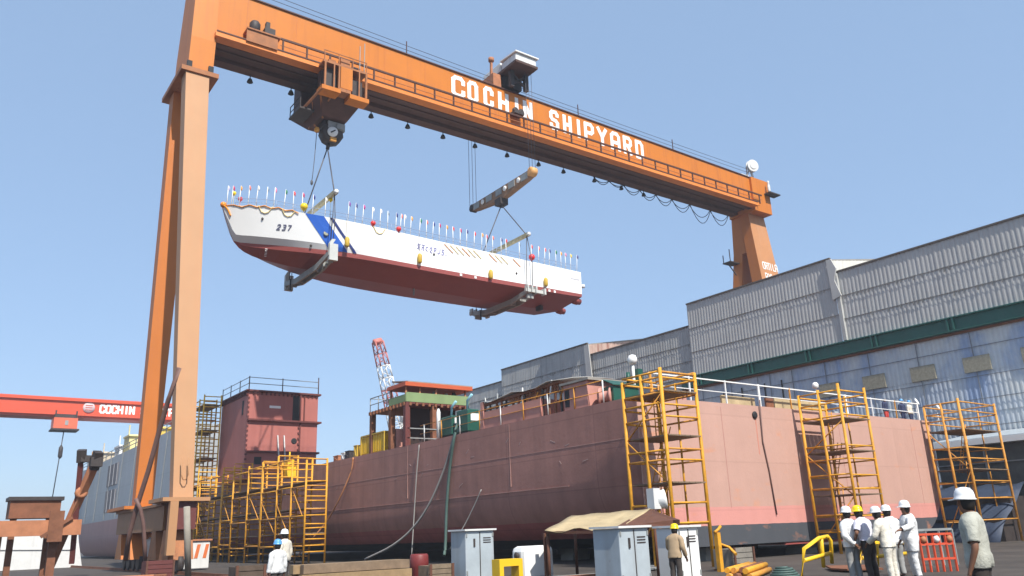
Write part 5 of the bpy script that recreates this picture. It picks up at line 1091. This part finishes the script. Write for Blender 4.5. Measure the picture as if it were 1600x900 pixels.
# ================================================================== FOREGROUND
def tin_sheds():
    def locker(px0, px1, pz_, d, lab, m=TIN, depth=.9):
        a = at(px0, pz_, d=d); b = at(px1, pz_, d=d); T = thing('tool_locker', lab, 'locker', ((a.x + b.x) / 2, a.y, 0), 'pale sheet metal lockers in the yard')
        x0, x1 = a.x, a.x + (b - a).length * .95; y = a.y
        MB().box(x0, x1, y, y + depth, .05, a.z - .06).build('body', m, T, bevel=.02); MB().box(x0 - .07, x1 + .07, y - .08, y + depth + .07, a.z - .055, a.z).build('lid', WHITEW, T)
        for k in range(3): MB().box(x1 - .42, x1 - .12, y - .012, y - .002, a.z - .3 - .07 * k, a.z - .27 - .07 * k).build('vent_slot', DARK, T)
        for zz in (.25, a.z - .25):
            for xx in (x0 + .02, x1 - .06): MB().box(xx, xx + .04, y - .025, y - .002, zz, zz + .12).build('hinge', GREY, T)
        MB().box(x0 + .3, x0 + .36, y - .03, y - .003, a.z - .55, a.z - .3).build('handle', DARK, T); MB().box((x0 + x1) / 2 - .015, (x0 + x1) / 2 + .015, y - .012, y - .002, .1, a.z - .1).build('door_gap', DARK, T)
        return T
    locker(727, 783, 827, 26, 'pale blue tool locker beside the thick green hose'); locker(966, 1033, 822, 20.5, 'pale blue locker under the front of the tarpaulin canopy', depth=1.0); locker(1058, 1106, 821, 21.5, 'white locker between the yellow helmet worker and the corner scaffold', WHITE, .8)
    p = at(842, 846, d=25); T = thing('water_tank', 'white plastic tank with rounded top between the locker and the canopy', 'tank', (p.x, p.y, 0)); mb = MB(); mb.box(p.x - .6, p.x + .6, p.y, p.y + .7, .05, 1.08); mb.build('tank', WHITE, T, bevel=.16); MB().lathe([(.1, 0), (.12, .06), (.03, .08)], (p.x - .62, p.y + .3, .8), (-1, 0, 0)).build('valve', DARK, T)
    p = at(775, 853, d=24); mb = MB(); mb.box(p.x - .1, p.x + .75, p.y - .3, p.y + .1, .55, .75); mb.box(p.x - .1, p.x + .05, p.y - .3, p.y + .1, 0, .55); mb.box(p.x + .6, p.x + .75, p.y - .3, p.y + .1, 0, .55); tag(mb.build('trestle', YBRIGHT), 'small bright yellow trestle in front of the blue locker', 'trestle')
    # tarpaulin canopy
    a, b, c, d_ = at(851, 829, d=24), at(893, 806, d=26.2), at(1017, 795, d=25), at(965, 828, d=22.3)
    T = thing('canopy', 'beige tarpaulin canopy sloping over brown posts in front of the hull', 'canopy', ((a.x + c.x) / 2, (a.y + c.y) / 2, 0))
    mb = MB(); rows = []
    for i in range(13):
        u = i / 12; r = []
        for j in range(7):
            v = j / 6; p = (a.lerp(d_, u)).lerp(b.lerp(c, u), v); p.z += -.09 * math.sin(math.pi * u * 3) * (1 - v) * .6 - .1 * math.sin(math.pi * v) * math.sin(math.pi * u) + .015 * math.sin(17 * u + 9 * v); r.append(p)
        rows.append(r)
    mb.grid(rows); mb.build('tarpaulin', TARP, T, solid=.015)
    e = at(1062, 812, d=22.5); mb = MB(); n = mb.add([c, d_, e]); mb.prism([c + Vector((0, 0, -.02)), e, e + Vector((0, 0, -.2)), d_ + Vector((.6, 0, .1)), d_ + Vector((0, 0, .02))], (.05, .3, 0)); mb.build('rear_flap', TIMBER, T)
    for q in (a, b, c, d_):
        MB().tube([(q.x + .15, q.y + .05, 0), (q.x + .15, q.y + .05, q.z - .03)], .05, 6).build('post', TIMBER, T)
    w = MB(); w.box(a.x + .3, d_.x - .1, a.y + .4, a.y + .48, 0, 1.45); w.build('plank_wall', TIMBER, T)
    w = MB(); w.bar(a + Vector((.1, .05, -.06)), d_ + Vector((-.1, .05, -.05)), .08); w.build('front_beam', TIMBER, T)
    # white lamp on the tower foot, pump
    p = at(1031, 781, d=29); L = thing('floodlight', 'large white round floodlight at the foot of the corner scaffold', 'floodlight', (p.x, p.y, 0)); MB().lathe([(.1, -.25), (.28, -.1), (.34, .12), (.36, .2), (.3, .22)], p, (.7, -.6, .1), 16).build('lamp_head', WHITE, L); mb = MB(); mb.box(p.x - .45, p.x - .12, p.y - .15, p.y + .2, p.z - .32, p.z + .4); mb.build('ballast_box', WHITEW, L); MB().tube([(p.x - .1, p.y, 0), (p.x - .1, p.y, p.z - .1)], .06, 6).build('post', YEL, L)
    # timber stack
    p = at(560, 900, d=24); T = thing('timber_stack', 'stack of brown timbers lying in the yard before the hull', 'timber stack', (p.x, p.y, 0)); k = 0
    for lay in range(3):
        for i in range(5 - lay):
            MB().box(p.x - 1.8 + (.1 * ((i * 7 + lay) % 3)), p.x + 1.9, p.y + i * .3 + lay * .15, p.y + .26 + i * .3 + lay * .15, .02 + lay * .27, .27 + lay * .27).build('timber', (mat('stack_timber', (.28, .19, .1), .85, var=.3, scale=3) if (i + lay) % 2 else WOOD), T)
    q = at(655, 892, d=28); o = MB(); o.lathe([(.28, 0), (.32, .05), (.32, .42), (.34, .45), (.32, .85), (.28, .9)], (q.x, q.y, 0), n=16); tag(o.build('drum', mat('red_drum_paint', (.18, .03, .028), .5)), 'dark red drum standing in the yard before the hull', 'drum')
tin_sheds()
def yard_scrap():
    for x in (11.98, 12.2, 79.4):
        if x == 12.2: continue
        b = MB(); b.box(x - .04, x + .04, -40, 300, .03, .17); b.box(x - .09, x + .09, -40, 300, -.02, .031); o = b.build('crane_rail', RUST); o['kind'] = 'structure'; o['label'] = 'steel crane rail set in the yard ground'
    rnd = random.Random(21)
    def pipes(px, py, d, n, ln, m, lab, ang=0.):
        p = at(px, py, d=d); T = thing('pipe_pile', lab, 'pipes', (p.x, p.y, 0)); dx = Vector((math.cos(ang), math.sin(ang), 0)); dy = Vector((-math.sin(ang), math.cos(ang), 0))
        for i in range(n):
            k = i % 4; z = .09 + .15 * (i // 4); c = Vector((p.x, p.y, z)) + dy * (k * .2 + .1 * (i // 4)); e = rnd.uniform(-.3, .3)
            MB().tube([c - dx * (ln / 2 - e), c + dx * (ln / 2 + e)], .085, 8).build('pipe', m[i % len(m)], T)
    pipes(360, 892, 30, 7, 4.2, (RUST, POLE, RUSTOR), 'pile of rusty pipes lying in front of the low scaffold', .2)
    pipes(905, 893, 22, 6, 3.0, (RUST, GREY), 'short pile of rusty and grey pipes under the canopy', -.1)
    pipes(1190, 893, 24, 8, 3.6, (YELRUST, YEL, RUST), 'pile of yellow scaffold tubes lying below the pink stern', .5)
    pipes(150, 893, 34, 6, 5.0, (RUSTOR, RUST), 'pile of rust orange bars at the left by the leaning strut', -.3)
    def crate(px, py, d, w, h, m, lab, cat='crate'):
        p = at(px, py, d=d); T = thing('crate', lab, cat, (p.x, p.y, 0)); x, y = p.x, p.y
        for k in range(4): MB().box(x - w / 2, x + w / 2, y, y + .04, .06 + k * h / 4, .06 + (k + .88) * h / 4).build('slat', m, T)
        MB().box(x - w / 2 + .03, x + w / 2 - .03, y + .045, y + w * .8, .06, h).build('box', m, T); MB().box(x - w / 2, x + w / 2, y, y + w * .82, 0, .055).build('base', TIMBER, T)
        for sx in (-1, 1): MB().bar((x + sx * (w / 2 - .05), y - .025, .06), (x + sx * (w / 2 - .05), y - .025, h + .05), .08, .04).build('corner_batten', TIMBER, T)
    crate(690, 895, 25, .9, .6, mat('weathered_crate_wood', (.2, .15, .1), .9, var=.3, scale=4), 'weathered wooden crate right of the red drum')
    crate(392, 893, 26, 1.0, .75, mat('dark_crate_wood', (.1, .07, .05), .9, var=.3, scale=4), 'dark wooden crate left of the blue helmet worker')
    crate(1165, 890, 27, 1.1, .7, mat('grey_crate_wood', (.22, .2, .17), .9, var=.3, scale=4), 'grey wooden crate in the shade of the pink stern foot')
    crate(250, 893, 38, 1.3, .8, MARDK, 'dark maroon crate in front of the crane bogies')
    p = at(1225, 893, d=22); h = MB(); h.tube([(p.x + (.42 - .004 * i) * math.cos(i * .5), p.y + (.42 - .004 * i) * math.sin(i * .5), .06 + .0045 * i) for i in range(60)], .035, 6); tag(h.build('hose_coil', HOSEG), 'coil of green hose on the ground left of the yellow barrier', 'hose')
    for i, (px, d, m, lab) in enumerate(((520, 33, RUST, 'rusty steel plate lying flat before the maroon hull'), (1010, 30, GREY, 'grey steel plate lying flat behind the canopy'), (1330, 25, RUST, 'rusty steel plate lying flat beyond the onlookers'))):
        p = at(px, 880, d=d); b = MB(); a_ = .2 + .3 * i; c, sn = math.cos(a_), math.sin(a_); q = [(-1.2, -.6), (1.1, -.7), (1.3, .5), (-.4, .7), (-1.1, .4)]
        b.prism([(p.x + u * c - v * sn, p.y + u * sn + v * c, .05) for u, v in q], (0, 0, .05)); b.box(p.x - .6, p.x + .5, p.y - .1, p.y + .05, -.01, .049); tag(b.build('steel_plate', m), lab, 'steel plate')
yard_scrap()
def yellow_barriers():
    def pipe(lab, segs, d0, r=.05):
        base = at(*segs[0][0][:2], d=d0); T = thing('pipe_barrier', lab, 'barrier', (base.x, base.y, 0), 'yellow pipe barriers by the onlookers')
        for s in segs: MB().tube([at(x, y, d=dd) for x, y, dd in s], r, 8).build('rail' if len(s) > 2 else 'post', YBRIGHT, T)
        return T
    pipe('yellow pipe barrier left of the group of onlookers', [[(1252, 915, 19.5), (1256, 858, 19.5), (1279, 841, 20.5), (1293, 838, 21), (1298, 845, 21), (1300, 880, 21)], [(1283, 842, 20.6), (1287, 886, 20.6)], [(1256, 876, 19.5), (1298, 864, 21)]], 19.5)
    pipe('yellow pipe barrier in front of the leaning onlookers', [[(1345, 905, 20.5), (1344, 858, 20.5), (1358, 848, 21.5), (1420, 848, 22.5), (1424, 885, 22.5)], [(1370, 849, 21.6), (1371, 885, 21.6)], [(1346, 872, 20.5), (1423, 864, 22.5)]], 20.5)
    p = at(1108, 858, d=27); T = thing('pipe_barrier', 'yellow pipe post with a hooked head at the foot of the corner scaffold', 'barrier', (p.x, p.y, 0), 'yellow pipe barriers by the onlookers'); q = at(1120, 832, d=27)
    mb = MB(); mb.bar((q.x, q.y, 0), q, .16); mb.tube([q + Vector((-.12, 0, 0)), q + Vector((.1, 0, .1)), q + Vector((.22, 0, .2))], .05, 6); mb.build('post', YEL, T); mb = MB(); mb.tube([q + Vector((0, 0, -.35)), at(1139, 855, d=27), at(1150, 866, d=26.5)], .05, 6); mb.build('brace', YEL, T)
    a, b = at(1437, 846, d=23), at(1487, 842, d=23); T = thing('gas_rack', 'red steel gas valve rack standing beside the right hand onlooker', 'rack', (a.x, a.y, 0))
    for z, m in ((1.02, REDCR), (.75, REDCR), (.35, REDCR)): MB().bar((a.x, a.y, z), (b.x, b.y, z), .06).build('rail', m, T)
    for i in range(6):
        p = Vector((a.x, a.y, 0)).lerp(Vector((b.x, b.y, 0)), i / 5); MB().bar(p, p + Vector((0, 0, 1.02)), .05).build('post', REDCR, T)
        if i % 2 == 0: MB().lathe([(.03, -.05), (.1, -.02), (.1, .06), (.03, .1)], p + Vector((.1, -.05, .88)), (0, -1, 0)).build('valve', WHITE if i == 2 else RUSTOR, T)
    a, b = at(1425, 835, d=26), at(1487, 830, d=26); T = thing('guard_rail', 'pale grey guard rail behind the red gas rack', 'guard rail', (a.x, a.y, 0))
    for z in (1.0, .55): MB().bar((a.x, a.y, z + .1), (b.x, b.y, z + .1), .07).build('rail', GREY, T)
    for i in range(4): p = Vector((a.x, a.y, 0)).lerp(Vector((b.x, b.y, 0)), i / 3); MB().bar(p, p + Vector((0, 0, 1.1)), .06).build('post', GREY, T)
yellow_barriers()

# ================================================================== PEOPLE
SKIN = mat('brown_skin', (.2, .095, .055), .55, var=.08); HAIR = mat('black_hair', (.015, .012, .01), .6)
def skin_mesh(name, J, E_, root, m, sub=2):
    """J: {joint: (x, y, z, r)} grown along the edges E_ into one continuous skin"""
    ks = list(J); me = bpy.data.meshes.new(name); me.from_pydata([J[k][:3] for k in ks], [(ks.index(a), ks.index(b)) for a, b in E_], [])
    o = bpy.data.objects.new(name, me); COL.objects.link(o)
    o.modifiers.new('skin', 'SKIN'); s = o.modifiers.new('sub', 'SUBSURF'); s.levels = s.render_levels = sub
    for i, k in enumerate(ks):
        sv = me.skin_vertices[0].data[i]; r = J[k][3]; sv.radius = r if isinstance(r, tuple) else (r, r); sv.use_root = (k == root)
    bpy.context.view_layer.update(); dg = bpy.context.evaluated_depsgraph_get()
    out = bpy.data.meshes.new_from_object(o.evaluated_get(dg)); bpy.data.objects.remove(o)
    out.materials.clear(); out.materials.append(m)
    for p in out.polygons: p.use_smooth = True
    out.name = name; return out
def person(lab, loc, height, face=0., shirt=None, trousers=None, hat=None, arms=None, lean=0., bend=0., head=(0, 0), long_sleeve=True, fingers=True, legs=None, group=None, skirt=False):
    """local: faces +y, 1.72 m tall before scaling; arms: per side (elbow, wrist) offsets from the shoulder"""
    T = thing('person', lab, 'person', loc, group); sc = height / 1.77; T.scale = (sc, sc, sc); T.rotation_euler = (0, 0, face)
    def up(p):            # lean the upper body about the pelvis
        v = Vector(p[:3]) - Vector((0, 0, .95)); v = Matrix.Rotation(-bend, 3, 'X') @ (Matrix.Rotation(lean, 3, 'Y') @ v); return (*(v + Vector((0, 0, .95))), p[3])
    J = {'pelvis': (0, 0, .94, (.155, .12)), 'waist': up((0, 0, 1.08, (.155, .115))), 'chest': up((0, .01, 1.27, (.18, .125))), 'collar': up((0, 0, 1.41, (.1, .08))), 'neck': up((0, .012, 1.49, .055)),
         'jaw': up((0 + head[0] * .3, .035 + head[1] * .3, 1.56, (.072, .082))), 'brow': up((head[0] * .6, .03 + head[1] * .6, 1.645, (.083, .1))), 'crown': up((head[0], .015 + head[1], 1.72, (.06, .075)))}
    J['nose'] = up((head[0] * .5, .135 + head[1] * .5, 1.60, .016)); J['chin'] = up((head[0] * .4, .1 + head[1] * .4, 1.535, .03))
    Ed = [('pelvis', 'waist'), ('waist', 'chest'), ('chest', 'collar'), ('collar', 'neck'), ('neck', 'jaw'), ('jaw', 'brow'), ('brow', 'crown'), ('brow', 'nose'), ('jaw', 'chin')]
    arms = arms or {}; AR = {}
    for s, sg in (('L', -1), ('R', 1)):
        sh = up((sg * .195, -.005, 1.375, .07)); J['sh' + s] = sh; Ed.append(('collar', 'sh' + s))
        el, wr = arms.get(s, ((sg * .06, -.02, -.29), (sg * .07, .05, -.54)))
        e = Vector(sh[:3]) + Vector(el); w = Vector(sh[:3]) + Vector(wr); J['el' + s] = (*e, .047); J['wr' + s] = (*w, .031)
        d = (w - e).normalized(); pl = w + d * .07; J['pa' + s] = (*pl, (.036, .022)); Ed += [('sh' + s, 'el' + s), ('el' + s, 'wr' + s), ('wr' + s, 'pa' + s)]
        a = d.cross(Vector((0, 1, .3))).normalized(); b = d.cross(a)
        if fingers:
            for i, (off, ln) in enumerate(((-.027, .07), (-.009, .082), (.009, .078), (.026, .06))):
                f0 = pl + a * off + d * .03; f1 = f0 + d * ln * .55 + b * .012; f2 = f1 + d * ln * .3 + b * .03
                for n_, q, pr in ((0, f0, 'pa' + s), (1, f1, f'f{s}{i}0'), (2, f2, f'f{s}{i}1')): J[f'f{s}{i}{n_}'] = (*q, .0095 - .001 * n_); Ed.append((pr, f'f{s}{i}{n_}'))
            t0 = w + d * .035 - a * .035 * sg; t1 = t0 + d * .045 - a * .018 * sg; J['t0' + s] = (*t0, .012); J['t1' + s] = (*t1, .009); Ed += [('wr' + s, 't0' + s), ('t0' + s, 't1' + s)]
        hp, kn, an = (legs or {}).get(s, ((sg * .095, 0, .86), (sg * .105, .02, .48), (sg * .11, -.02, .085)))
        J['hip' + s] = (*hp, .095); J['kn' + s] = (*kn, .058); J['an' + s] = (*an, .042); J['toe' + s] = (an[0] + sg * .02, an[1] + .15, .045, (.042, .03)); Ed += [('pelvis', 'hip' + s), ('hip' + s, 'kn' + s), ('kn' + s, 'an' + s), ('an' + s, 'toe' + s)]
    body = skin_mesh('body', J, Ed, 'pelvis', SKIN); o = bpy.data.objects.new('body', body); COL.objects.link(o); o.parent = T
    V3 = {k: Vector(v[:3]) for k, v in J.items()}
    bones = [('pelvis', 'waist', 'torso'), ('waist', 'chest', 'torso'), ('chest', 'collar', 'torso'), ('collar', 'neck', 'neck'), ('neck', 'jaw', 'head'), ('jaw', 'brow', 'head'), ('brow', 'crown', 'head')]
    for s in 'LR': bones += [('collar', 'sh' + s, 'torso'), ('sh' + s, 'el' + s, 'upper'), ('el' + s, 'wr' + s, 'fore'), ('wr' + s, 'pa' + s, 'hand'), ('pelvis', 'hip' + s, 'hip'), ('hip' + s, 'kn' + s, 'thigh'), ('kn' + s, 'an' + s, 'shin'), ('an' + s, 'toe' + s, 'foot')]
    def owner(p):
        best = None
        for a, b, nm in bones:
            d = V3[b] - V3[a]; t = max(0, min(1, (p - V3[a]).dot(d) / d.length_squared)); q = (p - V3[a] - d * t).length
            if nm == 'torso': q *= .62
            if best is None or q < best[0]: best = (q, nm, t)
        return best
    own = [owner(v.co) for v in body.vertices]
    tuck = not long_sleeve and bend > 0
    def cloth(name, pick, off, m, k, hem=None):
        keep = [pick(v.co, own[i][1], own[i][2]) for i, v in enumerate(body.vertices)]; ids = {}; pts = []; fs = []
        for p in body.polygons:
            if all(keep[i] for i in p.vertices):
                for i in p.vertices:
                    if i not in ids:
                        v = body.vertices[i]; c = v.co; w_ = noise.noise(Vector((c.x * 11 + k, c.y * 11, c.z * 7 + k * 3))) + .5 * noise.noise(Vector((c.x * 26, c.y * 26 + k, c.z * 15)))
                        ids[i] = len(pts); q = c + v.normal * (off(c, own[i][1], own[i][2]) + .011 * w_)
                        if hem and own[i][1] in ('torso', 'hip', 'thigh') and q.z < hem: q.z = hem + .008 * w_
                        pts.append(q)
                fs.append([ids[i] for i in p.vertices])
        me = bpy.data.meshes.new(name); me.from_pydata(pts, [], fs); me.materials.append(m)
        for p in me.polygons: p.use_smooth = True
        q = bpy.data.objects.new(name, me); COL.objects.link(q); q.parent = T
        md = q.modifiers.new('thickness', 'SOLIDIFY'); md.thickness = .006; md.offset = 1
    kk = random.uniform(0, 50); hem = .97 if tuck else (.66 if skirt else .84)
    cloth('shirt', lambda c, n, t: (n in ('torso', 'hip', 'thigh') and c.z > hem - .09) or (n == 'neck' and t < .25) or n == 'upper' and (long_sleeve or t < .8) or n == 'fore' and long_sleeve and t < .93,
          lambda c, n, t: (.03 if n in ('torso', 'hip', 'thigh') else .022) + (.012 if c.z < 1.0 and n != 'fore' else 0), shirt, kk, hem)
    cloth('trousers', lambda c, n, t: (n in ('hip', 'thigh') and c.z < 1.0) or (n == 'torso' and c.z < 1.0) or (n == 'shin' and t < .93), lambda c, n, t: .017 if n != 'shin' else .024, trousers, kk + 9)
    for s in 'LR':
        an = Vector(J['an' + s][:3]); tt = Vector(J['toe' + s][:3]); b = MB(); b.lathe([(.03, -.1), (.05, -.08), (.055, .02), (.05, .12), (.02, .17)], (0, 0, 0), (tt - an).normalized() * Vector((1, 1, 0)) if 0 else Vector((tt.x - an.x, tt.y - an.y, 0)), 10)
        b.v = [Vector((v.x + an.x, v.y + an.y + .03, max(.0, v.z * .9 + .045))) for v in b.v]; o = b.build('shoe', BLACK); o.parent = T
    c = Vector(J['crown'][:3]); br = Vector(J['brow'][:3]); ax = (c - br).normalized() if (c - br).length > .01 else Vector((0, 0, 1))
    ax = (ax + Vector((0, .12, 1))).normalized()
    h = MB(); h.lathe([(.05, -.125), (.078, -.1), (.09, -.05), (.094, .0), (.08, .05)], br + Vector((0, -.022, .01)), ax, 14); h.build('hair', HAIR).parent = T
    if hat:
        h = MB(); cc = br + ax * .03; h.lathe([(.118, 0), (.138, -.008), (.139, .006), (.124, .016), (.121, .06), (.107, .105), (.075, .138), (.03, .152), (.001, .154)], cc, ax, 20)
        h.prism([cc + Vector((-.09, .1, 0)), cc + Vector((.09, .1, 0)), cc + Vector((.06, .19, -.012)), cc + Vector((-.06, .19, -.012))], (0, 0, .012)); h.bar(cc + Vector((0, -.085, .115)), cc + Vector((0, .085, .115)), .03, .05)
        h.build('hard_hat', hat).parent = T
    return T
WHT = mat('white_cotton', (.7, .7, .69), .85, var=.16, scale=7, bump=.7); LAV = mat('lavender_white_cotton', (.66, .64, .72), .85, var=.08, scale=7, bump=.7); CRM = mat('cream_cotton', (.68, .63, .53), .85, var=.08, scale=7, bump=.7); GRYS = mat('grey_green_shirt', (.4, .4, .34), .85, var=.1, scale=7, bump=.7)
KHK = mat('khaki_cotton', (.36, .26, .16), .85, var=.1, scale=9); DKT = mat('dark_brown_trousers', (.05, .04, .035), .85); GRT = mat('grey_trousers', (.3, .3, .29), .85); BLS = mat('navy_shirt', (.03, .04, .09), .8); REDS = mat('red_shirt', (.55, .06, .05), .8)
HW = mat('white_hat_plastic', (.8, .8, .79), .3, var=.03); HY = mat('yellow_hat_plastic', (.85, .6, .01), .3, var=.03); HB = mat('blue_hat_plastic', (.1, .32, .62), .35, var=.03)
def people():
    def put(lab, px, top, d, **k):
        p = at(px, top, d=d); return person(lab, (p.x, p.y, 0), p.z, **k)
    G = None
    put('person in white shirt and white helmet with hands clasped behind the back', 1322, 794, 20.4, face=R(-12), shirt=WHT, trousers=GRT, hat=HW, arms={'L': ((-.1, -.1, -.27), (.1, -.2, -.48)), 'R': ((.1, -.1, -.27), (-.08, -.2, -.5))})
    put('person in lavender white shirt, dark trousers and yellow helmet leaning on the barrier', 1348, 791, 20.2, face=R(-6), shirt=LAV, trousers=DKT, hat=HY, long_sleeve=False, bend=R(12), arms={'L': ((-.16, -.06, -.23), (.02, .16, -.4)), 'R': ((.14, .1, -.26), (.05, .32, -.38))})
    put('person in cream coverall and white helmet leaning forward on the barrier, seen from behind', 1379, 792, 19.6, face=R(4), shirt=CRM, trousers=CRM, hat=HW, bend=R(14), arms={'L': ((-.12, .06, -.27), (-.02, .3, -.42)), 'R': ((.12, .08, -.26), (.06, .32, -.36))})
    put('person in white helmet mostly hidden in front of the cream coverall', 1389, 791, 21.2, face=R(-15), shirt=WHT, trousers=GRT, hat=HW, bend=R(8))
    put('person in long white smock and white helmet, turned left with one arm on the barrier', 1413, 785, 20.3, face=R(48), shirt=WHT, trousers=WHT, hat=HW, lean=R(-5), skirt=True, head=(-.02, .02), arms={'L': ((-.2, .12, -.14), (-.25, .36, -.2)), 'R': ((.08, .02, -.28), (.1, .16, -.5))})
    put('person in grey short sleeved shirt and white helmet standing closest at the right', 1509, 768, 10.6, face=R(14), shirt=GRYS, trousers=DKT, hat=HW, long_sleeve=False, arms={'L': ((-.1, -.04, -.29), (-.09, .06, -.54)), 'R': ((.08, .02, -.29), (.05, .14, -.52))})
    put('person in khaki shirt and yellow helmet walking past the canopy', 1050, 820, 20.8, face=R(-70), shirt=KHK, trousers=DKT, hat=HY, bend=R(10), arms={'L': ((-.06, .1, -.27), (-.02, .3, -.36)), 'R': ((.08, -.06, -.28), (.08, .1, -.5))})
    put('person in blue helmet standing below the low yellow scaffold', 435, 845, 21, face=R(10), shirt=WHT, trousers=DKT, hat=HB)
    put('person in white helmet behind the blue helmet by the low yellow scaffold', 446, 829, 27, face=R(30), shirt=CRM, trousers=DKT, hat=HW)
    # on the hull deck behind the stern rail
    for px, top, lab, sh, ht in ((1382, 630, 'person in dark shirt and red trousers by the stern rail, bending', BLS, None), (1407, 624, 'person in blue helmet and navy clothes on deck, left of two', BLS, HB), (1419, 627, 'person in blue helmet and pale shirt on deck, right of two', CRM, HB)):
        p = at(px, top, Y=25.4); q = person(lab, (p.x, p.y, ZD - .02), max(1.5, p.z - ZD), face=R(random.uniform(120, 200)), shirt=sh, trousers=REDS if ht is None else BLS, hat=ht, fingers=False)
people()

# ================================================================== LIGHT
S = Vector((-.1, -.65, .75)).normalized()
w = bpy.data.worlds.new("World"); scn.world = w; w.use_nodes = True; nt = w.node_tree
sk = nt.nodes.new('ShaderNodeTexSky'); sk.sky_type = 'NISHITA'; sk.sun_disc = False; sk.sun_elevation = math.asin(S.z); sk.sun_rotation = math.atan2(S.x, S.y)
sk.altitude = 0; sk.air_density = 1.0; sk.dust_density = 1.2; sk.ozone_density = 3.0
bg = nt.nodes['Background']; bg.inputs['Strength'].default_value = .15; hz = nt.nodes.new('ShaderNodeMix'); hz.data_type = 'RGBA'; hz.inputs[0].default_value = .75; nt.links.new(sk.outputs[0], hz.inputs[6]); hz.inputs[7].default_value = (1.17, 1.7, 2.5, 1); nt.links.new(hz.outputs[2], bg.inputs['Color'])   # evenly hazy blue air over the clear sky model
sl = bpy.data.lights.new('sun', 'SUN'); sl.energy = 3.3; sl.angle = R(.53); sl.color = (1, .95, .87)
so = bpy.data.objects.new('sun', sl); COL.objects.link(so); so.rotation_euler = S.to_track_quat('Z', 'Y').to_euler(); so.location = (0, -20, 80)
vs = scn.view_settings; vs.view_transform = 'Standard'; vs.look = 'None'; vs.exposure = .95; vs.gamma = 1; vs.use_curve_mapping = False
scn.cycles.max_bounces = 5; scn.cycles.caustics_reflective = False; scn.cycles.caustics_refractive = False
for a in ('seed',): setattr(scn.cycles, a, 3)

# thin coastal haze round the whole yard
hb = MB(); hb.box(-190, 190, -45, 320, -1, 48); hm = bpy.data.materials.new('thin_haze'); hm.use_nodes = True; hn = hm.node_tree
hn.nodes.remove(hn.nodes['Principled BSDF']); pv = hn.nodes.new('ShaderNodeVolumePrincipled'); pv.inputs['Color'].default_value = (.82, .89, 1, 1); pv.inputs['Density'].default_value = .00055
hn.links.new(pv.outputs[0], hn.nodes['Material Output'].inputs['Volume']); ho = hb.build('haze', hm); ho['kind'] = 'stuff'; ho['label'] = 'thin pale haze over the yard'
